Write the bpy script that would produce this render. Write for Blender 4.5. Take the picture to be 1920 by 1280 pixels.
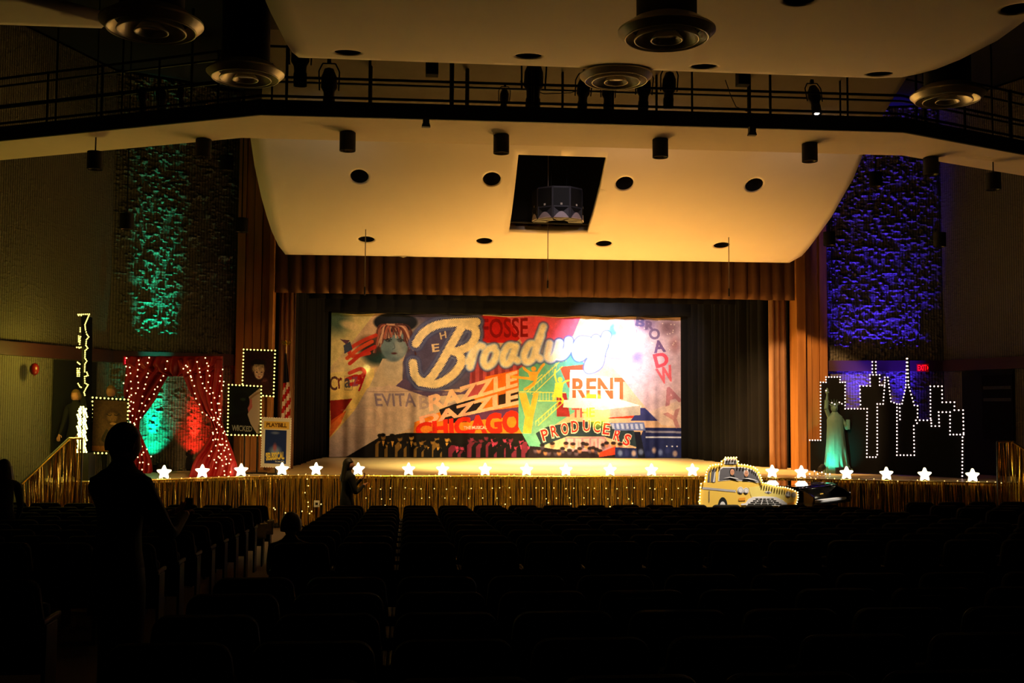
import bpy, bmesh, math, random
import numpy as np
from mathutils import Vector, Matrix

# ------------------------------------------------------------------ scene, camera, world
for o in list(bpy.data.objects): bpy.data.objects.remove(o)
scn = bpy.context.scene
COL = scn.collection
scn.view_settings.view_transform = 'Standard'
scn.view_settings.look = 'None'
scn.view_settings.gamma = 1.0
scn.view_settings.use_curve_mapping = False
scn.view_settings.exposure = 0.0
PI = math.pi
YAW, PIT, ROL = math.radians(5.3), math.atan(130/2100), math.radians(.33)
F = 2100.0
CAM = Vector((0, 0, 2.39))
FW = Vector((math.sin(YAW)*math.cos(PIT), math.cos(YAW)*math.cos(PIT), math.sin(PIT)))
R0 = Vector((math.cos(YAW), -math.sin(YAW), 0)); U0 = R0.cross(FW)
RT = R0*math.cos(ROL) + U0*math.sin(ROL)
UP = U0*math.cos(ROL) - R0*math.sin(ROL)
cd = bpy.data.cameras.new('camera'); cam = bpy.data.objects.new('camera', cd); COL.objects.link(cam)
cd.sensor_width = 36; cd.lens = 36*F/1920; cd.clip_end = 200
cam.matrix_world = Matrix(((RT.x, UP.x, -FW.x, CAM.x), (RT.y, UP.y, -FW.y, CAM.y), (RT.z, UP.z, -FW.z, CAM.z), (0, 0, 0, 1)))
scn.camera = cam
w = bpy.data.worlds.new('world'); scn.world = w; w.use_nodes = True
w.node_tree.nodes['Background'].inputs[0].default_value = (1, .7, .45, 1)
w.node_tree.nodes['Background'].inputs[1].default_value = 0.0012

def ray(x, y): return FW + RT*((x-960)/F) - UP*((y-640)/F)
def aY(x, y, Y):
    d = ray(x, y); return CAM + d*(Y/d.y)
def aZ(x, y, Z):
    d = ray(x, y); return CAM + d*((Z-CAM.z)/d.z)
def aPl(x, y, A, B):                    # meets the vertical plane through plan points A, B
    d = ray(x, y); n = Vector((B[1]-A[1], -(B[0]-A[0]), 0))
    return CAM + d*((Vector((A[0], A[1], 0))-CAM).dot(n)/d.dot(n))
def prof(pts, y):
    for (a, za), (b, zb) in zip(pts, pts[1:]):
        if a <= y <= b: return za + (zb-za)*(y-a)/(b-a)
    return pts[0][1] if y < pts[0][0] else pts[-1][1]
def aProf(x, y, pts, lo, hi):           # meets the surface z = profile(Y)
    for _ in range(50):
        m = (lo+hi)/2; p = aY(x, y, m)
        if p.z > prof(pts, m): hi = m
        else: lo = m
    return aY(x, y, (lo+hi)/2)

# ------------------------------------------------------------------ lights
def light(kind, name, loc, power, col, tgt=None, size=.05, angle=60, blend=.6):
    l = bpy.data.lights.new(name, kind); l.energy = power; l.color = col
    if kind == 'AREA': l.size = size
    else: l.shadow_soft_size = size
    if kind == 'SPOT': l.spot_size = math.radians(angle); l.spot_blend = blend
    o = bpy.data.objects.new(name, l); COL.objects.link(o); o.location = loc
    if tgt is not None: o.rotation_euler = (Vector(tgt)-Vector(loc)).to_track_quat('-Z', 'Y').to_euler()
    return o
WARM = (1, .50, .115)
# unseen warm spots added at the stage lip to brighten the reflector panels
for x, p in ((0.8, 210), (3.6, 390), (6.4, 390)):
    light('SPOT', 'added_upward_spot', (x, 22.95, 1.14), p, WARM, (x+(3-x)*.15, 23.9, 7), .06, 96, 1)
light('SPOT', 'added_upward_spot', (3.5, 22.9, 1.14), 250, WARM, (3.3, 18.9, 7), .05, 84, 1)
# first stage electric, behind the first border
def ban(x, y): return aY(x, y, 31.9)
EY = 28.75
light('SPOT', 'electric_beam', (4.9, EY, 5.62), 1900, (1, .96, 1), ban(1132, 655), .05, 54, 1)
light('SPOT', 'electric_beam', (6.6, EY, 5.62), 420, (1, .86, .92), ban(1190, 700), .05, 95, 1)
light('SPOT', 'electric_beam', (4.4, EY, 5.62), 45000, (1, .78, .0), ban(1115, 760), .02, 10, 1)  # narrow spot added to put a hot yellow glow on the cloth
light('SPOT', 'electric_beam', (-.5, EY, 5.62), 600, (.9, 1, .4), ban(688, 688), .02, 4, 1)  # added likewise, for the small greenish glow
light('SPOT', 'electric_beam', (0.9, EY, 5.62), 260, (1, .74, .46), ban(760, 735), .1, 110, 1)
light('SPOT', 'electric_beam', (1.6, 26.0, 5.55), 5200, (1, .82, .36), (2.9, 27.6, 1.05), .1, 105, 1)
light('SPOT', 'electric_beam', (3.6, 29.2, 5.6), 6800, (1, .82, .36), (4.2, 29.6, 1.05), .1, 70, 1)
light('SPOT', 'electric_beam', (6.4, 26.0, 5.55), 3000, (1, .58, .22), (6.9, 26.6, 1.05), .1, 105, 1)
# downlight cans over the pit
light('SPOT', 'pit_downlight', (3.3, 17.6, 6.45), 2600, (1, .66, .22), (4.0, 23.2, .5), .08, 52, .9)
light('SPOT', 'pit_downlight', (7.2, 17.6, 6.45), 5200, (1, .90, .66), (5.4, 18.9, .9), .05, 24, .8)
light('SPOT', 'pit_downlight', (-.3, 17.6, 6.45), 1300, (1, .62, .22), (-1.5, 22.6, .5), .08, 62, .9)
# side light on the wood columns and tabs
light('SPOT', 'side_beam', (6.4, 20.2, 6.4), 2300, (1, .56, .22), (9.2, 25.4, 1.8), .03, 36, .25)
light('SPOT', 'side_beam', (-.6, 20.2, 6.4), 130, (1, .45, .16), (-2.9, 25.4, 2.6), .05, 34, .6)
# spill of the catwalk spotlights on the top of the reflector
light('SPOT', 'catwalk_spill', (4.0, 18.95, 7.15), 14, (1, .70, .66), (4.6, 20.6, 7.2), .05, 140, 1)
light('SPOT', 'catwalk_spill', (-1.2, 18.95, 7.15), 7, (.8, .9, 1), (-1.8, 20.6, 7.2), .05, 130, 1)
light('SPOT', 'catwalk_spill', (7.2, 18.95, 7.15), 8, (.95, .88, 1), (7.6, 20.6, 7.2), .05, 130, 1)

# ------------------------------------------------------------------ materials
def s2l(c):
    return tuple((v/12.92 if v <= .04045 else ((v+.055)/1.055)**2.4) for v in c)
MATS = {}
def mat(name, col, rough=.6, metal=0, emit=0, ecol=None, noise=.12, nscale=6, bump=0, bscale=30, spec=.4, coat=0):
    if name in MATS: return MATS[name]
    m = bpy.data.materials.new(name); m.use_nodes = True; nt = m.node_tree
    b = nt.nodes['Principled BSDF']; c = (*s2l(col), 1)
    b.inputs['Roughness'].default_value = rough; b.inputs['Metallic'].default_value = metal
    b.inputs['Specular IOR Level'].default_value = spec; b.inputs['Coat Weight'].default_value = coat
    tc = nt.nodes.new('ShaderNodeTexCoord')
    n = nt.nodes.new('ShaderNodeTexNoise'); n.inputs['Scale'].default_value = nscale; n.inputs['Detail'].default_value = 4
    nt.links.new(tc.outputs['Object'], n.inputs['Vector'])
    mx = nt.nodes.new('ShaderNodeMix'); mx.data_type = 'RGBA'
    mx.inputs[6].default_value = tuple(v*(1-noise) for v in c[:3])+(1,)
    mx.inputs[7].default_value = tuple(min(1, v*(1+noise)) for v in c[:3])+(1,)
    nt.links.new(n.outputs['Fac'], mx.inputs[0]); nt.links.new(mx.outputs[2], b.inputs['Base Color'])
    if emit:
        b.inputs['Emission Color'].default_value = (*s2l(ecol or col), 1); b.inputs['Emission Strength'].default_value = emit
    if bump:
        n2 = nt.nodes.new('ShaderNodeTexNoise'); n2.inputs['Scale'].default_value = bscale; n2.inputs['Detail'].default_value = 3
        nt.links.new(tc.outputs['Object'], n2.inputs['Vector'])
        bp = nt.nodes.new('ShaderNodeBump'); bp.inputs['Strength'].default_value = bump; bp.inputs['Distance'].default_value = .02
        nt.links.new(n2.outputs['Fac'], bp.inputs['Height']); nt.links.new(bp.outputs['Normal'], b.inputs['Normal'])
    MATS[name] = m; return m
def math_node(nt, op, a, b=None, c=None):
    n = nt.nodes.new('ShaderNodeMath'); n.operation = op
    for i, v in enumerate((a, b, c)):
        if v is None: continue
        if isinstance(v, (int, float)): n.inputs[i].default_value = v
        else: nt.links.new(v, n.inputs[i])
    return n.outputs[0]
def wall_material():
    m = bpy.data.materials.new('split_face_block'); m.use_nodes = True; nt = m.node_tree; b = nt.nodes['Principled BSDF']
    uv = nt.nodes.new('ShaderNodeUVMap'); sp = nt.nodes.new('ShaderNodeSeparateXYZ'); nt.links.new(uv.outputs[0], sp.inputs[0])
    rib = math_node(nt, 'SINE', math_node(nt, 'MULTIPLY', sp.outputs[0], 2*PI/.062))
    mp = nt.nodes.new('ShaderNodeMapping'); mp.inputs['Scale'].default_value = (1, 2.1, 1); nt.links.new(uv.outputs[0], mp.inputs[0])
    n1 = nt.nodes.new('ShaderNodeTexNoise'); n1.inputs['Scale'].default_value = 8.5; n1.inputs['Detail'].default_value = 3; n1.inputs['Roughness'].default_value = .6
    nt.links.new(mp.outputs[0], n1.inputs['Vector'])
    course = math_node(nt, 'PINGPONG', sp.outputs[1], .105)
    joint = math_node(nt, 'LESS_THAN', course, .007)
    mr = nt.nodes.new('ShaderNodeMapRange'); mr.interpolation_type = 'SMOOTHSTEP'; mr.inputs[1].default_value = .4; mr.inputs[2].default_value = .75
    nt.links.new(n1.outputs['Fac'], mr.inputs[0])
    h = math_node(nt, 'ADD', math_node(nt, 'MULTIPLY', rib, .12), math_node(nt, 'MULTIPLY', mr.outputs[0], .35))
    h = math_node(nt, 'SUBTRACT', h, math_node(nt, 'MULTIPLY', joint, .5))
    bp = nt.nodes.new('ShaderNodeBump'); bp.inputs['Strength'].default_value = 1; bp.inputs['Distance'].default_value = .035
    nt.links.new(h, bp.inputs['Height']); nt.links.new(bp.outputs['Normal'], b.inputs['Normal'])
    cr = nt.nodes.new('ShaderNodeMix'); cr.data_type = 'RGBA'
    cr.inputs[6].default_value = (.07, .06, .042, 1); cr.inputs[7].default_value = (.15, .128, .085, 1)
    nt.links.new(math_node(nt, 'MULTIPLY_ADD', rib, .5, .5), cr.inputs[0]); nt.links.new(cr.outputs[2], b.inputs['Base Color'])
    b.inputs['Roughness'].default_value = .75
    return m
def wood_material(name, a, c, scale=(1, 1, .06), ns=9, rough=.4):
    m = bpy.data.materials.new(name); m.use_nodes = True; nt = m.node_tree; b = nt.nodes['Principled BSDF']
    tc = nt.nodes.new('ShaderNodeTexCoord'); mp = nt.nodes.new('ShaderNodeMapping'); mp.inputs['Scale'].default_value = scale
    nt.links.new(tc.outputs['Object'], mp.inputs[0])
    n = nt.nodes.new('ShaderNodeTexNoise'); n.inputs['Scale'].default_value = ns; n.inputs['Detail'].default_value = 5; n.inputs['Distortion'].default_value = .6
    nt.links.new(mp.outputs[0], n.inputs['Vector'])
    r = nt.nodes.new('ShaderNodeValToRGB'); r.color_ramp.elements[0].position = .3; r.color_ramp.elements[1].position = .7
    r.color_ramp.elements[0].color = (*s2l(a), 1); r.color_ramp.elements[1].color = (*s2l(c), 1)
    nt.links.new(n.outputs['Fac'], r.inputs[0]); nt.links.new(r.outputs[0], b.inputs['Base Color'])
    b.inputs['Roughness'].default_value = rough
    return m
def paint_material():
    m = bpy.data.materials.new('printed_artwork'); m.use_nodes = True; nt = m.node_tree; b = nt.nodes['Principled BSDF']
    a = nt.nodes.new('ShaderNodeVertexColor'); a.layer_name = 'art'
    nt.links.new(a.outputs[0], b.inputs['Base Color']); b.inputs['Roughness'].default_value = .8; b.inputs['Specular IOR Level'].default_value = .15
    return m
M_WALL = wall_material(); M_ART = paint_material()
M_WOODP = wood_material('wood_panelling', (.58, .37, .17), (.74, .50, .25))
M_DECK = wood_material('stage_floor_boards', (.80, .69, .49), (.89, .78, .57), (.05, 1, 1), 8, .32)
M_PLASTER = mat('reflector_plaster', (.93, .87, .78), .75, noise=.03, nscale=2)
M_SOFFIT = mat('soffit_plaster', (.86, .78, .66), .8, noise=.04)
M_BLACK = mat('matt_black_paint', (.07, .065, .06), .7)
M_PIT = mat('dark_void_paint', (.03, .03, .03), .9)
M_PIPE = mat('black_pipe', (.09, .085, .08), .5)
M_VELB = mat('black_velour', (.065, .06, .065), .95, spec=.1)
M_TAB = mat('russet_velour', (.58, .43, .31), .85, spec=.2)
M_VAL = mat('brown_velour', (.40, .27, .17), .85, spec=.2)
M_TRIM = mat('dark_red_trim', (.22, .07, .06), .6)
M_CARPET = mat('aisle_carpet', (.30, .23, .17), .95, bump=.3, bscale=200)
M_SEAT = mat('seat_fabric', (.11, .095, .09), .9, spec=.1)
M_SEATM = mat('seat_metal', (.06, .055, .05), .7, spec=.2)
M_GOLD = mat('gold_foil', (.95, .72, .26), .26, metal=.8, noise=.35, nscale=3)
M_DIFF = mat('brushed_metal_diffuser', (.80, .76, .68), .38, metal=.45)
M_REFL_SHADE = mat('shaded_reflector_plaster', (.42, .37, .29), .85)  # reflector colour darkened to stand for the shade behind the catwalk rails
M_ALU = mat('reflector_aluminium', (.75, .7, .62), .25, metal=.9)
M_RED = mat('red_satin', (.62, .06, .05), .5, noise=.2)
M_BULBY = mat('yellow_bulb_glass', (1, .95, .6), .4, emit=2.2, ecol=(1, .93, .5), noise=0)
M_BULBB = mat('bright_bulb_glass', (1, .98, .6), .4, emit=7, ecol=(1, .97, .55), noise=0)
M_BULBW = mat('white_bulb_glass', (1, .95, .95), .4, emit=3, ecol=(1, .88, .86), noise=0)
M_BULBG = mat('golden_bulb_glass', (1, .9, .65), .4, emit=3.4, ecol=(1, .88, .60), noise=0)
M_FAIRY = mat('fairy_light_glass', (1, .85, .6), .4, emit=2.0, ecol=(1, .86, .52), noise=0)
M_STAR = mat('star_diffuser', (1, .97, .85), .4, emit=5, ecol=(1, .98, .86), noise=0)
M_WIRE = mat('dark_green_wire', (.08, .1, .06), .6)
M_GLASS = mat('lit_lens', (1, 1, 1), .2, emit=4, ecol=(1, .97, .92), noise=0)
M_SKIN = mat('skin', (.72, .5, .4), .6)
M_HAIR = mat('dark_hair', (.1, .07, .05), .6)
M_DARKCLOTH = mat('dark_cloth', (.08, .08, .09), .9)
M_JEANS = mat('blue_denim', (.24, .27, .34), .9)
M_WHITE = mat('white_paper', (.85, .82, .76), .8, noise=.03)
M_PIANO = mat('black_lacquer', (.035, .035, .035), .06, coat=1, spec=.6, noise=0)
M_KEYS = mat('ivory_keys', (.95, .94, .9), .3)
M_STATUE = mat('verdigris_plaster', (.30, .42, .37), .6, bump=.3, bscale=12)
M_SPK = mat('speaker_plastic', (.26, .25, .27), .6)

# ------------------------------------------------------------------ mesh helpers
class MB:
    def __init__(s): s.v = []; s.f = []; s.uv = None; s.mi = []
    def add(s, vs, fs, mi=0):
        n = len(s.v); s.v += [tuple(v) for v in vs]; s.f += [tuple(i+n for i in f) for f in fs]; s.mi += [mi]*len(fs); return s
    def box(s, c, d, rz=0, mi=0, taper=1):
        x, y, z = d[0]/2, d[1]/2, d[2]/2; co, si = math.cos(rz), math.sin(rz); vs = []
        for k in (-1, 1):
            t = taper if k > 0 else 1
            for i, j in ((-1, -1), (1, -1), (1, 1), (-1, 1)):
                a, b = i*x*t, j*y*t; vs.append((c[0]+a*co-b*si, c[1]+a*si+b*co, c[2]+k*z))
        return s.add(vs, [(3, 2, 1, 0), (4, 5, 6, 7), (0, 1, 5, 4), (1, 2, 6, 5), (2, 3, 7, 6), (3, 0, 4, 7)], mi)
    def tube(s, p, q, r, n=8, r2=None, mi=0):
        p, q = Vector(p), Vector(q); d = (q-p).normalized(); a = d.orthogonal().normalized(); b = d.cross(a); r2 = r if r2 is None else r2
        vs = [p+(a*math.cos(t)+b*math.sin(t))*r for t in [2*PI*i/n for i in range(n)]] + [q+(a*math.cos(t)+b*math.sin(t))*r2 for t in [2*PI*i/n for i in range(n)]]
        return s.add(vs, [(i, (i+1) % n, n+(i+1) % n, n+i) for i in range(n)] + [tuple(range(n-1, -1, -1)), tuple(range(n, 2*n))], mi)
    def path(s, pts, r, n=6):
        for a, b in zip(pts, pts[1:]): s.tube(a, b, r, n)
        return s
    def lathe(s, c, prf, n=32, mi=0, closed=False):
        vs = []
        for r, z in prf: vs += [(c[0]+r*math.cos(2*PI*i/n), c[1]+r*math.sin(2*PI*i/n), c[2]+z) for i in range(n)]
        fs = []
        for k in range(len(prf)-1): fs += [(k*n+i, k*n+(i+1) % n, (k+1)*n+(i+1) % n, (k+1)*n+i) for i in range(n)]
        if closed: fs += [tuple(range(n-1, -1, -1)), tuple(range((len(prf)-1)*n, len(prf)*n))]
        return s.add(vs, fs, mi)
    def ball(s, c, r, n=8, m=6, mi=0):
        rr = r if hasattr(r, '__len__') else (r, r, r)
        vs = [(c[0], c[1], c[2]-rr[2])]
        for j in range(1, m):
            a = -PI/2+PI*j/m
            vs += [(c[0]+rr[0]*math.cos(a)*math.cos(2*PI*i/n), c[1]+rr[1]*math.cos(a)*math.sin(2*PI*i/n), c[2]+rr[2]*math.sin(a)) for i in range(n)]
        vs.append((c[0], c[1], c[2]+rr[2])); fs = [(0, 1+(i+1) % n, 1+i) for i in range(n)]
        for j in range(m-2): fs += [(1+j*n+i, 1+j*n+(i+1) % n, 1+(j+1)*n+(i+1) % n, 1+(j+1)*n+i) for i in range(n)]
        t = len(vs)-1; fs += [(1+(m-2)*n+i, 1+(m-2)*n+(i+1) % n, t) for i in range(n)]
        return s.add(vs, fs, mi)
    def prism(s, pts3, off, mi=0):                 # polygon given in 3-D, extruded by the vector off
        n = len(pts3); o = Vector(off); vs = [Vector(p) for p in pts3]; vs = vs+[v+o for v in vs]
        return s.add(vs, [tuple(range(n)), tuple(range(2*n-1, n-1, -1))] + [(i, n+i, n+(i+1) % n, (i+1) % n) for i in range(n)], mi)
    def build(s, name, mats, parent=None, smooth=False, bevel=0, loc=None, kind=None, label=None):
        me = bpy.data.meshes.new(name); me.from_pydata(s.v, [], s.f)
        for m in (mats if isinstance(mats, (list, tuple)) else [mats]): me.materials.append(m)
        if any(s.mi): me.polygons.foreach_set('material_index', s.mi)
        bm = bmesh.new(); bm.from_mesh(me); bmesh.ops.recalc_face_normals(bm, faces=bm.faces); bm.to_mesh(me); bm.free()
        if smooth:
            me.polygons.foreach_set('use_smooth', [True]*len(me.polygons)); me.set_sharp_from_angle(angle=math.radians(40))
        o = bpy.data.objects.new(name, me); COL.objects.link(o)
        if parent: o.parent = parent
        if loc: o.location = loc
        if bevel:
            b = o.modifiers.new('bevel', 'BEVEL'); b.width = bevel; b.segments = 2; b.limit_method = 'ANGLE'
        if kind: o['kind'] = kind
        if label: o['label'] = label
        return o
def tag(o, label, cat, group=None, kind=None):
    o['label'] = label; o['category'] = cat
    if group: o['group'] = group
    if kind: o['kind'] = kind
    return o
def empty(name, loc, rz=0, label=None, cat=None, group=None):
    o = bpy.data.objects.new(name, None); COL.objects.link(o); o.location = loc; o.rotation_euler = (0, 0, rz); o.empty_display_size = .1
    if label: tag(o, label, cat, group)
    return o
def struct(o): o['kind'] = 'structure'; return o
def kids(o): return [c for c in bpy.data.objects if c.parent == o]
KIDS = {}
def copy_tree(o, loc, rz=None, label=None, group=None):
    def cp(a, par):
        c = a.copy(); COL.objects.link(c); c.parent = par
        for ch in KIDS.setdefault(a.name, kids(a)): cp(ch, c)
        return c
    r = cp(o, None); r.location = loc
    if rz is not None: r.rotation_euler = (0, 0, rz)
    if label: r['label'] = label
    if group: r['group'] = group
    return r
def bulbs(parent, pts, r, m, name='bulb', n=8):
    if not pts: return
    base = MB().ball((0, 0, 0), r, n, 6).build(name, m, parent, smooth=True, loc=pts[0])
    ps = list(pts[1:])
    keep, rest = (ps, []) if len(ps) <= 99 else (ps[:99], ps[99:])
    for p in keep:
        c = base.copy(); COL.objects.link(c); c.parent = parent; c.location = p
    if rest:
        mb = MB()
        for p in rest: mb.ball(p, r, n, 6)
        mb.build(name+'_row', m, parent, smooth=True, kind='stuff')
def along(poly, step):
    out = []; carry = 0
    for a, b in zip(poly, poly[1:]):
        a, b = Vector(a), Vector(b); L = (b-a).length
        n = max(1, round(L/step))
        out += [a+(b-a)*(i/n) for i in range(n)]
    out.append(Vector(poly[-1])); res = []
    for p in out:
        if not res or min((p-q).length for q in res[-3:]) > step*.4: res.append(p)
    return res
def ordn(i):
    W = ['', 'first', 'second', 'third', 'fourth', 'fifth', 'sixth', 'seventh', 'eighth', 'ninth', 'tenth', 'eleventh', 'twelfth', 'thirteenth', 'fourteenth', 'fifteenth', 'sixteenth', 'seventeenth', 'eighteenth', 'nineteenth', 'twentieth']
    return W[i]

# ------------------------------------------------------------------ text and a small painter for printed artwork
def text_tris(s, offset=0.0):
    cu = bpy.data.curves.new('t', 'FONT'); cu.body = s; cu.offset = offset; cu.resolution_u = 3
    o = bpy.data.objects.new('t', cu); COL.objects.link(o); dg = bpy.context.evaluated_depsgraph_get()
    me = o.evaluated_get(dg).to_mesh(); me.calc_loop_triangles()
    V = [(v.co.x, v.co.y) for v in me.vertices]; T = [tuple(t.vertices) for t in me.loop_triangles]
    bpy.data.objects.remove(o); bpy.data.curves.remove(cu)
    xs = [v[0] for v in V]; ys = [v[1] for v in V]; x0, x1, y0, y1 = min(xs), max(xs), min(ys), max(ys)
    return [((x-x0)/(x1-x0), (y-y0)/(y1-y0)) for x, y in V], T, (x1-x0)/(y1-y0)
def text_mesh(name, s, origin, ux, uz, m, parent, offset=.01, thick=.004, label=None):     # flat lettering: ux spans the word, uz its height
    V, T, _ = text_tris(s, offset); mb = MB(); o = Vector(origin); ux, uz = Vector(ux), Vector(uz); n = ux.cross(uz).normalized()*thick
    mb.add([o+ux*a+uz*b+n for a, b in V], T); return mb.build(name, m, parent, label=label)
class Art:
    def __init__(s, x0, y0, x1, y1, res, bg):
        s.x0, s.y0, s.res = x0, y0, res; s.W, s.H = int((x1-x0)*res), int((y1-y0)*res)
        s.a = np.empty((s.H, s.W, 3), np.float32); s.a[:] = bg
        s.X, s.Y = np.meshgrid((np.arange(s.W)+.5)/res+x0, (np.arange(s.H)+.5)/res+y0)
    def bb(s, xa, ya, xb, yb):
        i0 = max(0, int((xa-s.x0)*s.res)-1); i1 = min(s.W, int((xb-s.x0)*s.res)+2); j0 = max(0, int((ya-s.y0)*s.res)-1); j1 = min(s.H, int((yb-s.y0)*s.res)+2)
        return slice(j0, max(j0, j1)), slice(i0, max(i0, i1))
    def mix(s, sl, m, col, al=1):
        if m.size: s.a[sl] = s.a[sl]*(1-m[..., None]*al)+np.array(col, np.float32)*m[..., None]*al
    def poly(s, pts, col, al=1):
        P = np.array(pts, float); sl = s.bb(P[:, 0].min(), P[:, 1].min(), P[:, 0].max(), P[:, 1].max()); X, Y = s.X[sl], s.Y[sl]; m = np.zeros(X.shape, bool)
        for (xa, ya), (xb, yb) in zip(P, np.roll(P, -1, 0)):
            if ya == yb: continue
            m ^= ((ya > Y) != (yb > Y)) & (X < (xb-xa)*(Y-ya)/(yb-ya)+xa)
        s.mix(sl, m.astype(np.float32), col, al)
    def ell(s, cx, cy, rx, ry, col, al=1, soft=.1, ang=0):
        R = max(rx, ry)*1.1; sl = s.bb(cx-R, cy-R, cx+R, cy+R); X, Y = s.X[sl]-cx, s.Y[sl]-cy; c, n = math.cos(ang), math.sin(ang)
        d = np.sqrt(((X*c+Y*n)/rx)**2+((Y*c-X*n)/ry)**2); s.mix(sl, np.clip((1-d)/soft, 0, 1).astype(np.float32), col, al)
    def stroke(s, pts, wd, col, al=1, soft=.5, smooth=True, scallop=0):
        P = np.array(pts, float)
        if smooth and len(P) > 2:
            Q = []
            E = np.vstack([2*P[0]-P[1], P, 2*P[-1]-P[-2]])
            for i in range(1, len(E)-2):
                for t in np.linspace(0, 1, 8, endpoint=False):
                    p0, p1, p2, p3 = E[i-1:i+3]; Q.append(.5*((2*p1)+(-p0+p2)*t+(2*p0-5*p1+4*p2-p3)*t*t+(-p0+3*p1-3*p2+p3)*t**3))
            Q.append(P[-1]); P = np.array(Q)
        sl = s.bb(P[:, 0].min()-wd, P[:, 1].min()-wd, P[:, 0].max()+wd, P[:, 1].max()+wd); X, Y = s.X[sl], s.Y[sl]; D = np.full(X.shape, 1e9)
        for a, b in zip(P, P[1:]):
            v = b-a; L = max(v@v, 1e-9); t = np.clip(((X-a[0])*v[0]+(Y-a[1])*v[1])/L, 0, 1); D = np.minimum(D, np.hypot(X-a[0]-t*v[0], Y-a[1]-t*v[1]))
        wv = wd/2+(scallop*(np.sin(X*1.6)*np.sin(Y*1.6)) if scallop else 0)
        s.mix(sl, np.clip((wv-D)/soft+.5, 0, 1).astype(np.float32), col, al)
    def text(s, t, q, col, al=1, offset=.02):          # q: top-left, top-right, bottom-right, bottom-left
        V, T, _ = text_tris(t, offset); q = [np.array(p, float) for p in q]
        def mp(a, b): return (q[3]*(1-a)+q[2]*a)*(1-b)+(q[0]*(1-a)+q[1]*a)*b
        V = [mp(*v) for v in V]
        for tri in T: s.poly([V[i] for i in tri], col, al)
    def noise(s, amt, cells, seed=1):
        r = np.random.RandomState(seed); g = r.rand(int(s.H/cells)+3, int(s.W/cells)+3); y = np.arange(s.H)/cells; x = np.arange(s.W)/cells
        yi, xi = y.astype(int), x.astype(int); fy, fx = (y-yi)[:, None], (x-xi)[None]
        v = (g[yi][:, xi]*(1-fy)+g[yi+1][:, xi]*fy)*(1-fx)+(g[yi][:, xi+1]*(1-fy)+g[yi+1][:, xi+1]*fy)*fx
        s.a *= (1+amt*(v[..., None]*2-1))
def art_sheet(name, art, P00, P10, P11, P01, nx, ny, parent, disp=None, m=None):     # corners: top-left, top-right, bottom-right, bottom-left
    u = np.linspace(0, 1, nx); v = np.linspace(0, 1, ny); U, V = np.meshgrid(u, v)
    c = [np.array(p, float) for p in (P00, P10, P11, P01)]
    P = (c[0]*(1-U[..., None])+c[1]*U[..., None])*(1-V[..., None])+(c[3]*(1-U[..., None])+c[2]*U[..., None])*V[..., None]
    if disp is not None:
        n = np.cross(c[1]-c[0], c[3]-c[0]); n /= np.linalg.norm(n)
        d, dz = disp(U, V); P = P-n*d[..., None]; P[..., 2] += dz
    ix = np.clip((U*(art.W-1)).round().astype(int), 0, art.W-1); iy = np.clip((V*(art.H-1)).round().astype(int), 0, art.H-1)
    C = np.clip(art.a[iy, ix], 0, 1); C = np.where(C <= .04045, C/12.92, ((C+.055)/1.055)**2.4)
    idx = np.arange(nx*ny).reshape(ny, nx); Fq = np.stack([idx[:-1, :-1], idx[1:, :-1], idx[1:, 1:], idx[:-1, 1:]], -1).reshape(-1, 4)
    me = bpy.data.meshes.new(name); me.vertices.add(nx*ny); me.vertices.foreach_set('co', P.reshape(-1).astype(np.float32))
    me.loops.add(Fq.size); me.loops.foreach_set('vertex_index', Fq.reshape(-1).astype(np.int32))
    me.polygons.add(len(Fq)); me.polygons.foreach_set('loop_start', np.arange(0, Fq.size, 4, dtype=np.int32))
    me.polygons.foreach_set('use_smooth', np.ones(len(Fq), bool)); me.update(calc_edges=True)
    at = me.color_attributes.new('art', 'FLOAT_COLOR', 'POINT'); col = np.ones((nx*ny, 4), np.float32); col[:, :3] = C.reshape(-1, 3)
    at.data.foreach_set('color', col.reshape(-1)); me.materials.append(m or M_ART)
    o = bpy.data.objects.new(name, me); COL.objects.link(o)
    if parent: o.parent = parent
    return o

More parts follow.
